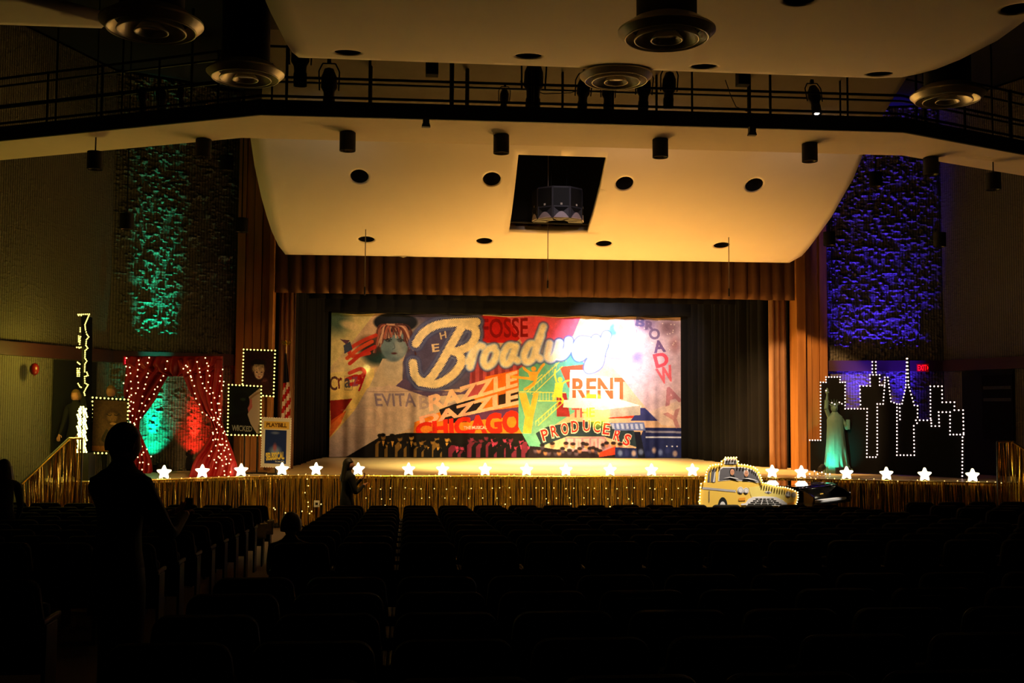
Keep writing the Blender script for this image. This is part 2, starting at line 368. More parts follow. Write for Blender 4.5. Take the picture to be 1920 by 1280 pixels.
# ------------------------------------------------------------------ large structure
FLOOR = [(-3, .8), (0, .75), (3.8, .63), (7.05, .49), (10.1, .345), (18.1, 0), (26, 0)]
def fz(y): return prof(FLOOR, y)
mb = MB(); ys = [p[0] for p in FLOOR]; n = len(ys)
mb.add([(-13, y, fz(y)) for y in ys] + [(19, y, fz(y)) for y in ys] + [(-13, y, -.3) for y in ys] + [(19, y, -.3) for y in ys],
       [(i, i+1, n+i+1, n+i) for i in range(n-1)] + [(2*n+i, 3*n+i, 3*n+i+1, 2*n+i+1) for i in range(n-1)] + [(0, n, 3*n, 2*n), (n-1, 2*n-1+0, 4*n-1, 3*n-1)])
struct(mb.build('floor', M_CARPET))
RELIEF = []
def wall(name, pts, z0, z1, m, t=.2, out=1):
    P = [Vector((a, b, 0)) for a, b in pts]; me = bpy.data.meshes.new(name); bm = bmesh.new(); uvl = bm.loops.layers.uv.new('UVMap'); s = 0
    for a, b in zip(P, P[1:]):
        L = (b-a).length
        if {(round(a.x, 2), round(a.y, 2)), (round(b.x, 2), round(b.y, 2))} in RELIEF:      # rough split-face blocks, as real relief
            nu, nz = int(L/.024), int((z1-z0)/.021); rs = np.random.RandomState(int(abs(a.x)*100)); g = rs.rand(400, 200)
            def vn(x, y):
                xi, yi = int(x), int(y); fx, fy = x-xi, y-yi; fx, fy = fx*fx*(3-2*fx), fy*fy*(3-2*fy)
                return (g[yi % 400, xi % 200]*(1-fx)+g[yi % 400, (xi+1) % 200]*fx)*(1-fy)+(g[(yi+1) % 400, xi % 200]*(1-fx)+g[(yi+1) % 400, (xi+1) % 200]*fx)*fy
            dv = (b-a).normalized(); nn = Vector((dv.y, -dv.x, 0)); nn = nn if nn.y < 0 else -nn
            rows = []
            for j in range(nz+1):
                z = z0+(z1-z0)*j/nz; cz = (z % .2)/.2; row = []
                for i in range(nu+1):
                    u = L*i/nu; blk = g[int(z/.2) % 400, int(u/.4+(int(z/.2) % 2)*.5) % 200]
                    h = max(0, vn(u/.075, z/.045)-.62)*.15+max(0, vn(u/.3+50, z/.12+30)-.62)*.05+rs.rand()*.002+(.012*blk if .06 < cz < .94 else 0)
                    h *= min(1, u/.1, (L-u)/.1)*(.4 if z < 3.4 else 1)
                    q = a+dv*u+nn*h; row.append((bm.verts.new((q.x, q.y, z)), (s+u, z)))
                rows.append(row)
            for j in range(nz):
                for i in range(nu):
                    c4 = (rows[j][i], rows[j][i+1], rows[j+1][i+1], rows[j+1][i]); f = bm.faces.new([c[0] for c in c4])
                    for l, c in zip(f.loops, c4): l[uvl].uv = c[1]
            s += L; continue
        vs = [bm.verts.new((p.x, p.y, z)) for p, z in ((a, z0), (b, z0), (b, z1), (a, z1))]
        f = bm.faces.new(vs)
        for l, (u, v) in zip(f.loops, ((s, z0), (s+L, z0), (s+L, z1), (s, z1))): l[uvl].uv = (u, v)
        s += L
    bm.normal_update()
    flip = [f for f in bm.faces if f.normal.dot(Vector((3, 15, f.calc_center_median().z))-f.calc_center_median()) < 0]
    if len(flip) > len(bm.faces)/2: bmesh.ops.reverse_faces(bm, faces=bm.faces)
    bm.to_mesh(me); bm.free(); me.materials.append(m); o = bpy.data.objects.new(name, me); COL.objects.link(o)
    sd = o.modifiers.new('thickness', 'SOLIDIFY'); sd.thickness = t; sd.offset = out
    return struct(o)
WL = [(-3.85, 25.6), (-6.28, 24.3), (-7.42, 21.2), (-9.6, 15.2), (-12, 5), (-12, -3)]
WR = [(9.8, 25.6), (12.4, 24.95), (13.1, 22.7), (15.5, 15.3), (18, 5), (18, -3)]
RELIEF = [{tuple(round(v, 2) for v in W[0]), tuple(round(v, 2) for v in W[1])} for W in (WL, WR)]
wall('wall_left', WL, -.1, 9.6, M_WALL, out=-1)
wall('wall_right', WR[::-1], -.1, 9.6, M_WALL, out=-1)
struct(MB().box((3, -3.15, 4.7), (30, .2, 9.8)).build('wall_back', M_PIT))
struct(MB().box((3, 15.5, 9.75), (32, 40, .2)).build('ceiling', M_PIT))
def rail(name, pts, z0, z1, dep, m):
    P = [Vector((a, b, 0)) for a, b in pts]; N = []
    for i, p in enumerate(P):
        d = (P[min(i+1, len(P)-1)]-P[max(i-1, 0)]).normalized(); N.append(Vector((-d.y, d.x, 0))*dep)
    mb = MB(); n = len(P)
    vs = [p+Vector((0, 0, z)) for z in (z0, z1) for p in P] + [p+q+Vector((0, 0, z)) for z in (z0, z1) for p, q in zip(P, N)]
    fs = []
    for i in range(n-1):
        fs += [(i, i+1, n+i+1, n+i), (2*n+i, 3*n+i, 3*n+i+1, 2*n+i+1), (n+i, n+i+1, 3*n+i+1, 3*n+i), (i, 2*n+i, 2*n+i+1, i+1)]
    fs += [(0, n, 3*n, 2*n), (n-1, 3*n-1, 4*n-1, 2*n-1)]
    return mb.add(vs, fs).build(name, m)
struct(rail('trim_1', WL, 3.36, 3.61, .13, M_TRIM)); struct(rail('trim_2', WR, 3.36, 3.61, -.13, M_TRIM))

# dark openings in the side walls with their drapes
def wp(px, W):                     # plan point of a wall polyline under image column px
    for a, b in zip(W, W[1:]):
        p = aPl(px, 720, a, b)
        t = (Vector((p.x, p.y))-Vector(a)).dot(Vector(b)-Vector(a))/(Vector(b)-Vector(a)).length_squared
        if -.001 <= t <= 1.001: return Vector((p.x, p.y)), Vector(a), Vector(b)
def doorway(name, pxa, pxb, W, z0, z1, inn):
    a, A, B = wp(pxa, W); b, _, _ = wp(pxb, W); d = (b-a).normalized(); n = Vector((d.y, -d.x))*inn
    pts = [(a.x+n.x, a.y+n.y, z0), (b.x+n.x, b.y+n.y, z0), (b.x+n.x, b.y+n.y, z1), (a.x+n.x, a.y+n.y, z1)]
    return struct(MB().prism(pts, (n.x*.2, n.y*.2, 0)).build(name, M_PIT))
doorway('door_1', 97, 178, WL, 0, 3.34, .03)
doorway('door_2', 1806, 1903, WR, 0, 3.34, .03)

# stage platform
FRONT = [(-6.35, 21.0), (-4.6, 22.0), (-2.4, 23.3), (6.2, 22.98), (8.7, 21.95), (11.95, 20.75)]
ZD = 1.05
pl = [(x, y, ZD) for x, y in FRONT] + [(12.95, 22.6, ZD), (12.25, 24.85, ZD), (9.8, 25.5, ZD), (9.8, 34, ZD), (-3.85, 34, ZD), (-3.85, 25.5, ZD), (-6.15, 24.2, ZD), (-7.0, 22.0, ZD)]
st = empty('stage', (3, 24, 0), 0, 'raised stage with a pale wooden floor behind the gold foil fringe', 'stage')
MB().prism([(x-3, y-24, z) for x, y, z in pl], (0, 0, -.06)).build('deck', M_DECK, st)
MB().prism([(x-3, y-24+.05, 0.02) for x, y, z in pl], (0, 0, .96)).build('base', M_BLACK, st)

# proscenium: panelled piers and strips
def pier(name, x0, x1, y, z0, z1, label, n):
    r = empty(name, ((x0+x1)/2, y, z0), 0, label, 'wood panelling'); wd = (x1-x0)/n
    for i in range(n):
        MB().box((x0+wd*(i+.5)-(x0+x1)/2, (.035 if i % 2 else 0)+.1, (z1-z0)/2), (wd-.012, .2, z1-z0)).build('panel', M_WOODP, r, bevel=.006)
    MB().box((0, .25, (z1-z0)/2), (x1-x0, .08, z1-z0)).build('backing', M_BLACK, r)
    return r
pier('panelled_pier', -3.83, -3.1, 25.35, ZD, 9.3, 'dark wood panelled pier left of the stage opening', 4)
pier('panelled_pier', 9.19, 9.77, 25.35, ZD, 9.3, 'orange lit wood panelled pier right of the stage opening', 3)
tag(MB().box((-3.045, 25.42, (ZD+6.4)/2), (.09, .5, 6.4-ZD)).build('wooden_jamb', M_WOODP, bevel=.005), 'narrow orange wooden strip at the left edge of the stage opening', 'jamb')
tag(MB().box((9.07, 25.42, (ZD+9.3)/2), (.21, .5, 9.3-ZD)).build('wooden_jamb', M_WOODP, bevel=.005), 'bright orange wooden strip at the right edge of the stage opening', 'jamb')
struct(MB().box((3, 26.15, 8.0), (13.8, .15, 3.3)).build('wall_proscenium', M_PIT))
struct(MB().box((-4.3, 30, 5.3), (.2, 8.5, 8.5)).build('wall_stage_left', M_PIT))
struct(MB().box((10.2, 30, 5.3), (.2, 8.5, 8.5)).build('wall_stage_right', M_PIT))
struct(MB().box((3, 34.2, 5.3), (14.6, .2, 8.5)).build('wall_stage_back', M_PIT))

def curtain(name, pts, z0, z1, pitch, dep, m, label, cat='curtain', seed=0, group=None, hem=.0, sharp=1.0, taper=0):
    P = [Vector((a, b)) for a, b in pts]; L = [0]
    for a, b in zip(P, P[1:]): L.append(L[-1]+(b-a).length)
    tot = L[-1]; n = max(8, int(tot/pitch*14)); rnd = random.Random(seed); k = int(tot/pitch)+3
    amp = [rnd.uniform(.55, 1.2) for _ in range(k)]; jit = [rnd.uniform(-.25, .25) for _ in range(k)]
    nz = 10; vs = []
    for j in range(nz+1):
        tz = j/nz; z = z0+(z1-z0)*tz
        for i in range(n+1):
            s = tot*i/n; q = s/pitch; c = int(q); e = q-c+jit[c]*math.sin(PI*(q-c))*.6
            for q2 in range(len(L)-1):
                if s <= L[q2+1]+1e-6: break
            t = (s-L[q2])/(L[q2+1]-L[q2]); p = P[q2].lerp(P[q2+1], t); d = (P[q2+1]-P[q2]).normalized(); nn = Vector((d.y, -d.x))
            o = dep*amp[c]*(abs(math.sin(PI*e))**sharp)*(1-.45*tz*taper)
            zz = z + (hem*math.sin(PI*e)*(1 if j == 0 else 0))
            vs.append((p.x+nn.x*o, p.y+nn.y*o, zz))
    fs = [(j*(n+1)+i, j*(n+1)+i+1, (j+1)*(n+1)+i+1, (j+1)*(n+1)+i) for j in range(nz) for i in range(n)]
    mb = MB().add(vs, fs); o = mb.build(name, m); o.data.polygons.foreach_set('use_smooth', [True]*len(o.data.polygons))
    sd = o.modifiers.new('thickness', 'SOLIDIFY'); sd.thickness = .008
    tag(o, label, cat, group); return o
curtain('valance', [(-2.98, 25.3), (8.94, 25.3)], 5.0, 6.7, .3, .17, M_VAL, 'pleated russet velour valance across the top of the stage opening', 'valance', 3, hem=-.02, sharp=.8)
curtain('side_curtain', [(-2.93, 25.85), (-2.55, 25.8)], ZD+.01, 5.4, .12, .07, M_TAB, 'narrow russet tab curtain gathered at the left of the stage opening', seed=5)
curtain('side_curtain', [(8.5, 25.8), (8.93, 25.85)], ZD+.01, 5.4, .14, .08, M_TAB, 'narrow russet tab curtain gathered at the right of the stage opening', seed=6)
curtain('black_curtain', [(8.05, 32.5), (8.35, 30.5), (8.7, 27.0), (9.3, 26.6)], ZD+.01, 6.6, .34, .2, M_VELB, 'black velour wing curtain hanging in folds right of the painted backdrop', seed=8)
curtain('black_curtain', [(-3.2, 26.6), (-2.75, 27.0), (-2.6, 30.5), (-2.3, 32.5)], ZD+.01, 6.6, .34, .15, M_VELB, 'black velour wing curtain left of the painted backdrop', seed=9)
curtain('black_border', [(-2.9, 28.3), (8.9, 28.3)], 5.17, 6.7, .42, .08, M_VELB, 'black pleated border just behind the russet valance', 'border', 11)
curtain('black_border', [(-2.4, 31.6), (8.3, 31.6)], 5.11, 7.2, .5, .06, M_VELB, 'black border hanging over the top edge of the painted backdrop', 'border', 12, hem=.03)
curtain('black_backcloth', [(-3.6, 33.4), (9.6, 33.4)], ZD+.01, 7.5, .6, .1, M_VELB, 'black full width curtain behind the painted backdrop', seed=13)

# ------------------------------------------------------------------ ceiling reflector panels
from mathutils.geometry import delaunay_2d_cdt
def reflector(name, outline, holes, pf, label, thick=.14, m=None):
    V = []; E = []
    def loop(pts):
        k = len(V); V.extend(Vector(p) for p in pts); E.extend((k+i, k+(i+1) % len(pts)) for i in range(len(pts)))
    def dens(pts, s=.5):
        r = []
        for a, b in zip(pts, pts[1:]+pts[:1]):
            a, b = Vector(a), Vector(b); k = max(1, int((b-a).length/s)); r += [a+(b-a)*i/k for i in range(k)]
        return r
    def inside(p, poly):
        c = False
        for a, b in zip(poly, poly[1:]+poly[:1]):
            if (a[1] > p[1]) != (b[1] > p[1]) and p[0] < (b[0]-a[0])*(p[1]-a[1])/(b[1]-a[1])+a[0]: c = not c
        return c
    loop(dens(outline)); H = [dens(h, .6) if len(h) == 4 else [Vector(p) for p in h] for h in holes]
    for h in H: loop(h)
    for h in H:
        if len(holes[H.index(h)]) > 4:
            c = sum(h, Vector((0, 0)))/len(h); rr_ = (h[0]-c).length
            for m_ in (1.25, 1.6, 2.0): V.extend(c+(p-c)*m_ for p in h)
    xs = [p[0] for p in outline]; ys = [p[1] for p in outline]; y = min(ys)+.11
    while y < max(ys):
        x = min(xs)+.3
        while x < max(xs):
            if inside((x, y), outline) and not any((Vector((x, y))-sum(h, Vector((0, 0)))/len(h)).length < .40 or inside((x, y), h) for h in H): V.append(Vector((x, y)))
            x += .3
        y += .15
    r = delaunay_2d_cdt(V, E, [], 0, 1e-4); vs, fs = r[0], r[2]; keep = []
    for f in fs:
        c = sum((vs[i] for i in f), Vector((0, 0)))/len(f)
        if inside(c, outline) and not any(inside(c, h) for h in H): keep.append(f)
    used = sorted({i for f in keep for i in f}); mp = {j: i for i, j in enumerate(used)}
    mb = MB().add([(vs[i].x, vs[i].y, prof(pf, vs[i].y)) for i in used], [tuple(mp[i] for i in f) for f in keep])
    o = mb.build(name, m or M_PLASTER)
    if sum(p.normal.z for p in o.data.polygons) > 0: o.data.flip_normals()
    o.data.polygons.foreach_set('use_smooth', [True]*len(o.data.polygons))
    sd = o.modifiers.new('thickness', 'SOLIDIFY'); sd.thickness = thick; sd.offset = -1
    return tag(o, label, 'ceiling panel')
def spline_prof(pts, k=6):                 # smooth a profile
    out = []
    P = [Vector(p) for p in pts]; P = [P[0]*2-P[1]]+P+[P[-1]*2-P[-2]]
    for i in range(1, len(P)-2):
        for j in range(k):
            t = j/k; a, b, c, d = P[i-1:i+3]; q = .5*((2*b)+(c-a)*t+(2*a-5*b+4*c-d)*t*t+(3*b-a-3*c+d)*t**3); out.append((q.x, q.y))
    return out+[tuple(pts[-1])]
PF1 = spline_prof([(15.5, 8.6), (17.5, 8.5), (19.2, 7.95), (20.4, 7.3), (21.2, 6.82), (22, 6.42), (22.92, 6.09), (23.8, 5.88), (24.6, 5.77)])
def on1(x, y): p = aProf(x, y, PF1, 15.6, 24.75); return p
L1 = [on1(*p) for p in ((467, 235), (470, 262), (477, 310), (490, 370), (500, 405), (510, 435), (522, 460), (535, 477))]
R1 = [on1(*p) for p in ((1480, 492.5), (1503, 480), (1530, 447), (1560, 405), (1585, 360), (1600, 335), (1620, 285), (1640, 230), (1660, 185), (1690, 150))]
out1 = [(L1[0].x, 19.6)] + [(p.x, p.y) for p in L1 if p.y > 19.65] + [(p.x, p.y) for p in R1 if p.y > 19.65] + [(8.62, 19.6)]
def circ(c, r, n=20): return [(c[0]+r*math.cos(2*PI*i/n), c[1]+r*math.sin(2*PI*i/n)) for i in range(n)]
DL1 = [on1(*p) for p in ((674, 331), (922, 336), (1171, 344), (1414, 347), (687, 449), (908, 452), (1132, 457), (1353, 460))]
SQ = [on1(*p) for p in ((972, 290), (1138, 295), (1102, 436), (954, 435))]
reflector('reflector_panel', out1, [[(p.x, p.y) for p in SQ]]+[circ(p, .175) for p in DL1], PF1, 'large curved cream reflector panel sloping down over the stage, with a square opening')
reflector('ceiling_panel', [(-2.6, 19.58), (8.6, 19.58), (8.6, 15.9), (-2.0, 15.9), (-2.3, 17.8)], [], PF1, 'upper reflector panel behind the catwalk rails, coloured dark to stand for shade', m=M_REFL_SHADE)
PF2 = spline_prof([(4.5, 7.5), (8, 7.0), (10, 6.87), (11.5, 6.83), (13, 6.88), (14.5, 7.02), (15.9, 7.22)])
def on2(x, y): return aProf(x, y, PF2, 6, 17)
L2 = [on2(*p) for p in ((560, 108), (548, 98), (536, 80), (522, 52), (508, 25), (497, 0))]
R2 = [on2(*p) for p in ((1920, 40), (1870, 76), (1800, 112), (1755, 130), (1720, 139), (1690, 145), (1640, 146.5))]
out2 = [(p.x, p.y) for p in L2] + [(-1.9, 5.0), (8.2, 5.0), (8.1, 9.5)] + [(p.x, p.y) for p in R2]
DL2 = [on2(*p) for p in ((652, 99), (991, 105.5), (1320, 125), (1650, 137.5), (1500, 0), (1908, 17))]
DL2[3] = on2(1650, 139)
reflector('reflector_panel', out2, [circ(p, .18) for p in DL2], PF2, 'large dim cream reflector panel overhead, nearest the camera')
# small piece of the left-hand panel
PF3 = [(6, 7.15), (10, 6.9), (14, 7.05)]
q3 = [aProf(x, y, PF3, 6, 13.9) for x, y in ((-60, 115), (0, 104), (100, 84), (190, 61), (200, 45), (120, 22), (30, -2), (-60, -20))]
reflector('reflector_panel', [(p.x, p.y) for p in q3], [], PF3, 'small dim cream reflector panel in the top left corner')

def downlight(p, label, group, pf):
    sl = (prof(pf, p.y+.1)-prof(pf, p.y-.1))/.2
    r = empty('recessed_downlight', p, 0, label, 'ceiling light', group)
    h = MB().lathe((0, 0, 0), [(.170, .012), (.170, .42), (.01, .42)], 24)
    h.v = [(x, y, z+(sl*y if z < .1 else 0)) for x, y, z in h.v]; h.build('housing', M_PIT, r, smooth=True)
    MB().lathe((0, 0, 0), [(.150, .2), (.13, .30), (.08, .36), (.04, .38)], 24).build('reflector', M_ALU, r, smooth=True)
    MB().ball((0, 0, .33), .035).build('lamp', M_WHITE, r, smooth=True)
for i, p in enumerate(DL1):
    downlight(p, '%s round recessed downlight from the left in the %s row of the curved reflector' % (ordn(i % 4+1), 'upper' if i < 4 else 'lower'), 'downlights in the reflector over the stage', PF1)
for i, p in enumerate(DL2):
    lab = ['leftmost downlight along the far edge of the near reflector', 'second downlight from the left along the far edge of the near reflector', 'third downlight along the far edge of the near reflector', 'rightmost downlight along the far edge of the near reflector',
           'downlight cut off by the top edge, right of the big diffuser', 'downlight in the top right corner of the near reflector'][i]
    downlight(p, lab, 'downlights in the near reflector', PF2)

# round air diffusers
def diffuser(p, dia, top, label):
    r = empty('air_diffuser', p, 0, label, 'air diffuser', 'round air diffusers'); s = dia/2; t = top-p[2]
    MB().lathe((0, 0, 0), [(s*.62, t), (s*.62, .22*s), (s*.7, .18*s)], 40).build('duct_neck', M_BLACK, r, smooth=True)
    def lip(rr_, z): return [(s*(rr_+.018*math.cos(2*PI*k/8)), s*(z+.018*math.sin(2*PI*k/8))) for k in range(9)]
    MB().lathe((0, 0, 0), [(s*.58, .42*s), (s*.72, .36*s), (s, .17*s), (s, .13*s), (s*.86, .0), (s*.83, .02*s), (s*.70, .26*s), (s*.56, .38*s)], 56).lathe((0, 0, 0), lip(.85, .0), 56).build('outer_cone', M_DIFF, r, smooth=True)
    MB().lathe((0, 0, 0), [(s*.42, .28*s), (s*.60, .12*s), (s*.67, -.02*s), (s*.64, -.03*s), (s*.50, .16*s), (s*.36, .24*s)], 56).lathe((0, 0, 0), lip(.655, -.03), 56).build('middle_cone', M_DIFF, r, smooth=True)
    MB().lathe((0, 0, 0), [(s*.12, .22*s), (s*.24, .10*s), (s*.33, -.03*s), (s*.30, -.04*s), (s*.22, .05*s), (.001, .07*s)], 56).lathe((0, 0, 0), lip(.315, -.035), 56).build('inner_cone', M_DIFF, r, smooth=True)
    MB().lathe((0, 0, 0), [(s*.69, .27*s), (.001, .29*s)], 40).build('shadow_plate', M_BLACK, r)
for px, py, wpx, label in ((1250, 72, 182, 'largest round air diffuser, hanging below the near reflector'), (1155, 152, 136, 'round air diffuser in front of the catwalk, just below the largest one'),
                       (284, 57, 190, 'big round air diffuser at the upper left'), (460, 147, 144, 'smaller round air diffuser left of the near reflector'), (1777, 188, 135, 'round air diffuser at the upper right, below the near reflector')):
    d = 1.0*F/wpx; q = aY(px, py, 10); q = CAM+(q-CAM)*(d/((q-CAM).dot(FW)))
    top = prof(PF2, q.y)-.01 if 540 < px < 1700 else 9.6
    diffuser(q+Vector((0, 0, .0)), 1.0, top, label)

# hanging loudspeaker cluster
cl = aY(1049, 383, 22.4)
r = empty('speaker_cluster', cl, 0, 'grey loudspeaker cluster hanging in the square ceiling opening', 'loudspeaker')
for k, a in enumerate((-78, -39, 0, 39, 78)):
    t = math.radians(a); c, s = math.sin(t), -math.cos(t); R = .50; W = .40; px_, py_ = Vector((math.cos(t), math.sin(t), 0)), Vector((c, s, 0))
    def P(u, v, z): q = Vector((0, .22, 0))+py_*(R+v)+px_*u; return (q.x, q.y, z)
    mb = MB()
    mb.prism([P(-W/2, 0, -.33), P(W/2, 0, -.33), P(W*.32, -.3, -.33), P(-W*.32, -.3, -.33)], (0, 0, .66))
    cab = mb.build('cabinet', M_SPK, r, bevel=.015)
    MB().prism([P(-.16, .012, -.07), P(.16, .012, -.07), P(.16, .012, .29), P(-.16, .012, .29)], tuple(-py_*.01)).build('grille', M_BLACK, cab)
    MB().prism([P(-.15, .014, -.1), P(.15, .014, -.1), P(.05, .014, -.18), P(-.05, .014, -.18)], tuple(-py_*.01)).build('horn_throat', M_PIT, cab)
    MB().prism([P(-.15+.30*i/10, .02, -.31+.12*math.sin(PI*i/10)) for i in range(11)]+[P(.15, .02, -.315), P(-.15, .02, -.315)], tuple(-py_*.015)).build('horn_lip', mat('pale_horn', (.78, .7, .72), .5), cab)
    MB().prism([P(-.02, .02, -.06), P(.02, .02, -.06), P(.02, .02, -.02), P(-.02, .02, -.02)], tuple(-py_*.006)).build('badge', M_WHITE, cab)
light('SPOT', 'catwalk_spill', (3.6, 18.9, 7.0), 120, (.95, .8, .85), cl, .04, 22, .8)  # extra spot, added only to brighten the speaker cluster
for dx in (-.16, .16):
    MB().tube((dx, .1, .33), (dx, .1, 3.0), .008).build('cable', M_PIPE, r); MB().lathe((dx, .1, .33), [(.11, 0), (.11, .02), (.02, .03)], 20).build('cover', M_BLACK, r)
tag(MB().tube(aY(957, 415, 22.9), aY(1110, 420, 22.9), .03).build('black_pipe', M_PIPE), 'black pipe crossing the square ceiling opening below the speakers', 'pipe')
for (x, y0, y1), lb in zip(((684, 430, 542), (1027, 430, 530), (1367, 445, 545)), ('left', 'centre', 'right')):
    a = on1(x, y0); b = aY(x, y1, a.y)
    o = empty('hanging_wire', b, 0, 'thin grey microphone wire at the %s hanging from the curved reflector' % lb, 'wire', 'thin wires in front of the valance')
    MB().tube((0, 0, .05), (0, 0, (9.6 if x == 1027 else a.z+.1)-b.z), .009).build('wire', mat('grey_wire', (.55, .5, .45), .4), o); MB().tube((0, 0, -.12), (0, 0, .05), .018).build('microphone', M_PIPE, o)

# ------------------------------------------------------------------ catwalk
S = .48
NEAR = [(-9.2, 17.25+S*6.9), (-2.3, 17.25), (7.9, 17.15), (16.0, 17.15+S*8.1*.9)]
FAR = [(-9.2, 18.75+S*6.4), (-2.8, 18.75), (8.6, 18.7), (14.2, 18.7+S*5.2)]
ZS = 6.9
NEAR[0] = (-8.4, 17.25+S*6.1); FAR[0] = (-8.0, 18.75+S*5.2); NEAR[3] = (14.4, 17.15+S*6.2); FAR[3] = (13.6, 18.7+S*4.7)
cw = empty('catwalk', (3, 18, ZS), 0, 'long black lighting catwalk with a cream underside crossing the ceiling', 'catwalk')
def L(p, z): return (p[0]-3, p[1]-18, z)
n = 4; mb = MB(); vs = [L(p, 0) for p in NEAR]+[L(p, 0) for p in FAR]+[L(p, .06) for p in NEAR]+[L(p, .06) for p in FAR]
fs = [(i, i+1, n+i+1, n+i) for i in range(3)]+[(2*n+i, 3*n+i, 3*n+i+1, 2*n+i+1) for i in range(3)]+[(i, 2*n+i, 2*n+i+1, i+1) for i in range(3)]+[(n+i, n+i+1, 3*n+i+1, 3*n+i) for i in range(3)]+[(0, n, 3*n, 2*n), (3, 2*n+3, 3*n+3, n+3)]
mb.add(vs, fs).build('soffit', M_SOFFIT, cw)
def bar3(pts, z, h, t, name, m):
    mb = MB()
    for a, b in zip(pts, pts[1:]):
        a, b = Vector(L(a, z)), Vector(L(b, z)); d = (b-a).normalized(); mb.box((a+b)/2, ((b-a).length+.02, t, h), math.atan2(d.y, d.x))
    return mb.build(name, m, cw)
NB = [(a, b-.03) for a, b in NEAR]
bar3(NB, .115, .24, .05, 'fascia', M_BLACK)
def railing(pts, zs, r, name, spac, ztop, seed):
    rr = random.Random(seed); k = None
    for z in zs:
        mb = MB()
        for a, b in zip(pts, pts[1:]): mb.tube(L(a, z), L(b, z), r)
        mb.build('rail', M_PIPE, cw)
    for a, b in zip(pts, pts[1:]):
        a, b = Vector(a), Vector(b); m = int((b-a).length/spac)
        for i in range(m+1):
            p = a.lerp(b, (i+.3)/(m+1)); MB().tube(L(p, .06), L(p, ztop), r*rr.choice((.8, 1, 1.6))).build('post', M_PIPE, cw)
railing([(a, b+.05) for a, b in NEAR], (.32, .62, 1.1), .022, 'near', 1.35, 1.12, 1)
railing([(a, b-.06) for a, b in FAR], (.45, .95, 1.35), .022, 'far', 1.9, 2.3, 2)
def cyl_can(p, label, group, h=.3, r=.13, stem=None):
    o = empty('ceiling_can_light', p, 0, label, 'ceiling light', group)
    MB().lathe((0, 0, 0), [(.01, h), (r, h), (r, 0), (r-.012, 0), (r-.012, h-.05)], 28).build('housing', M_BLACK, o, smooth=True)
    MB().lathe((0, 0, 0), [(r-.014, .01), (r*.7, .12), (r*.3, .2), (.01, .21)], 28).build('reflector', M_ALU, o, smooth=True)
    if stem: MB().tube((0, 0, h), (0, 0, stem-p[2]), .012).build('stem', M_PIPE, o)
for (x, y), lb in zip(((382, 262), (652, 249), (940, 254), (1238, 262), (1518, 270), (1745, 296)), ('leftmost', 'second from left', 'third from left', 'fourth from left', 'fifth from left', 'rightmost')):
    p = aZ(x, y, ZS-.01); cyl_can(p-Vector((0, 0, .30)), 'black cylinder light under the cream catwalk soffit, %s' % lb, 'cylinder lights under the catwalk')
for (x, y, Y), lb in zip(((178, 318, 19), (237, 430, 21.5), (425, 320, 22.5), (453, 435, 24.2), (1642, 350, 22), (1555, 460, 24), (1762, 463, 22.5), (1863, 356, 19)),
        ('at the far left just below the catwalk', 'on the left over the green light', 'at left beside the top of the curved reflector', 'at left beside the foot of the curved reflector',
         'at right beside the top of the curved reflector', 'at right beside the wooden pier', 'at right in front of the blue lit wall edge', 'at the far right below the catwalk')):
    cyl_can(aY(x, y, Y), 'black cylinder light hanging '+lb, 'cylinder lights before the side walls', stem=9.6)
for (x, y), lb in (((799, 222), 'left'), ((1410, 238), 'right')):
    p = aZ(x, y, ZS-.01); o = empty('detector', p, 0, 'tiny grey box under the catwalk near its %s end' % lb, 'detector')
    MB().box((0, 0, -.04), (.1, .1, .08)).build('base', M_SPK, o); MB().box((0, 0, -.11), (.14, .1, .06), taper=.8).build('housing', M_SPK, o, bevel=.01)
def fixture(p, label, tilt=0, lit=False, s=1.0, yaw=0, big=False):
    o = empty('stage_spotlight', p, yaw, label, 'stage light', 'stage lights on the catwalk'); o.rotation_euler = (tilt, 0, yaw)
    MB().lathe((0, 0, 0), [(.01, .36*s), (.07*s, .34*s), (.12*s, .22*s), (.13*s, .05*s), (.09*s, -.02*s), (.085*s, -.1*s)], 20).build('body', M_PIPE, o, smooth=True)
    MB().lathe((0, 0, 0), [(.085*s, -.1*s), (.095*s, -.12*s), (.095*s, -.3*s), (.085*s, -.3*s), (.08*s, -.14*s)], 20).build('lens_tube', M_PIPE, o, smooth=True)
    if lit: MB().lathe((0, 0, 0), [(.05*s, -.285*s), (.001, -.287*s)], 20).build('lens', M_GLASS, o)
    MB().path([(-.15*s, 0, 0), (-.16*s, 0, .3*s), (-.1*s, 0, .42*s), (.1*s, 0, .42*s), (.16*s, 0, .3*s), (.15*s, 0, 0)], .012*s).build('yoke', M_PIPE, o)
    MB().box((0, 0, .46*s), (.06*s, .06*s, .08*s)).build('clamp', M_PIPE, o)
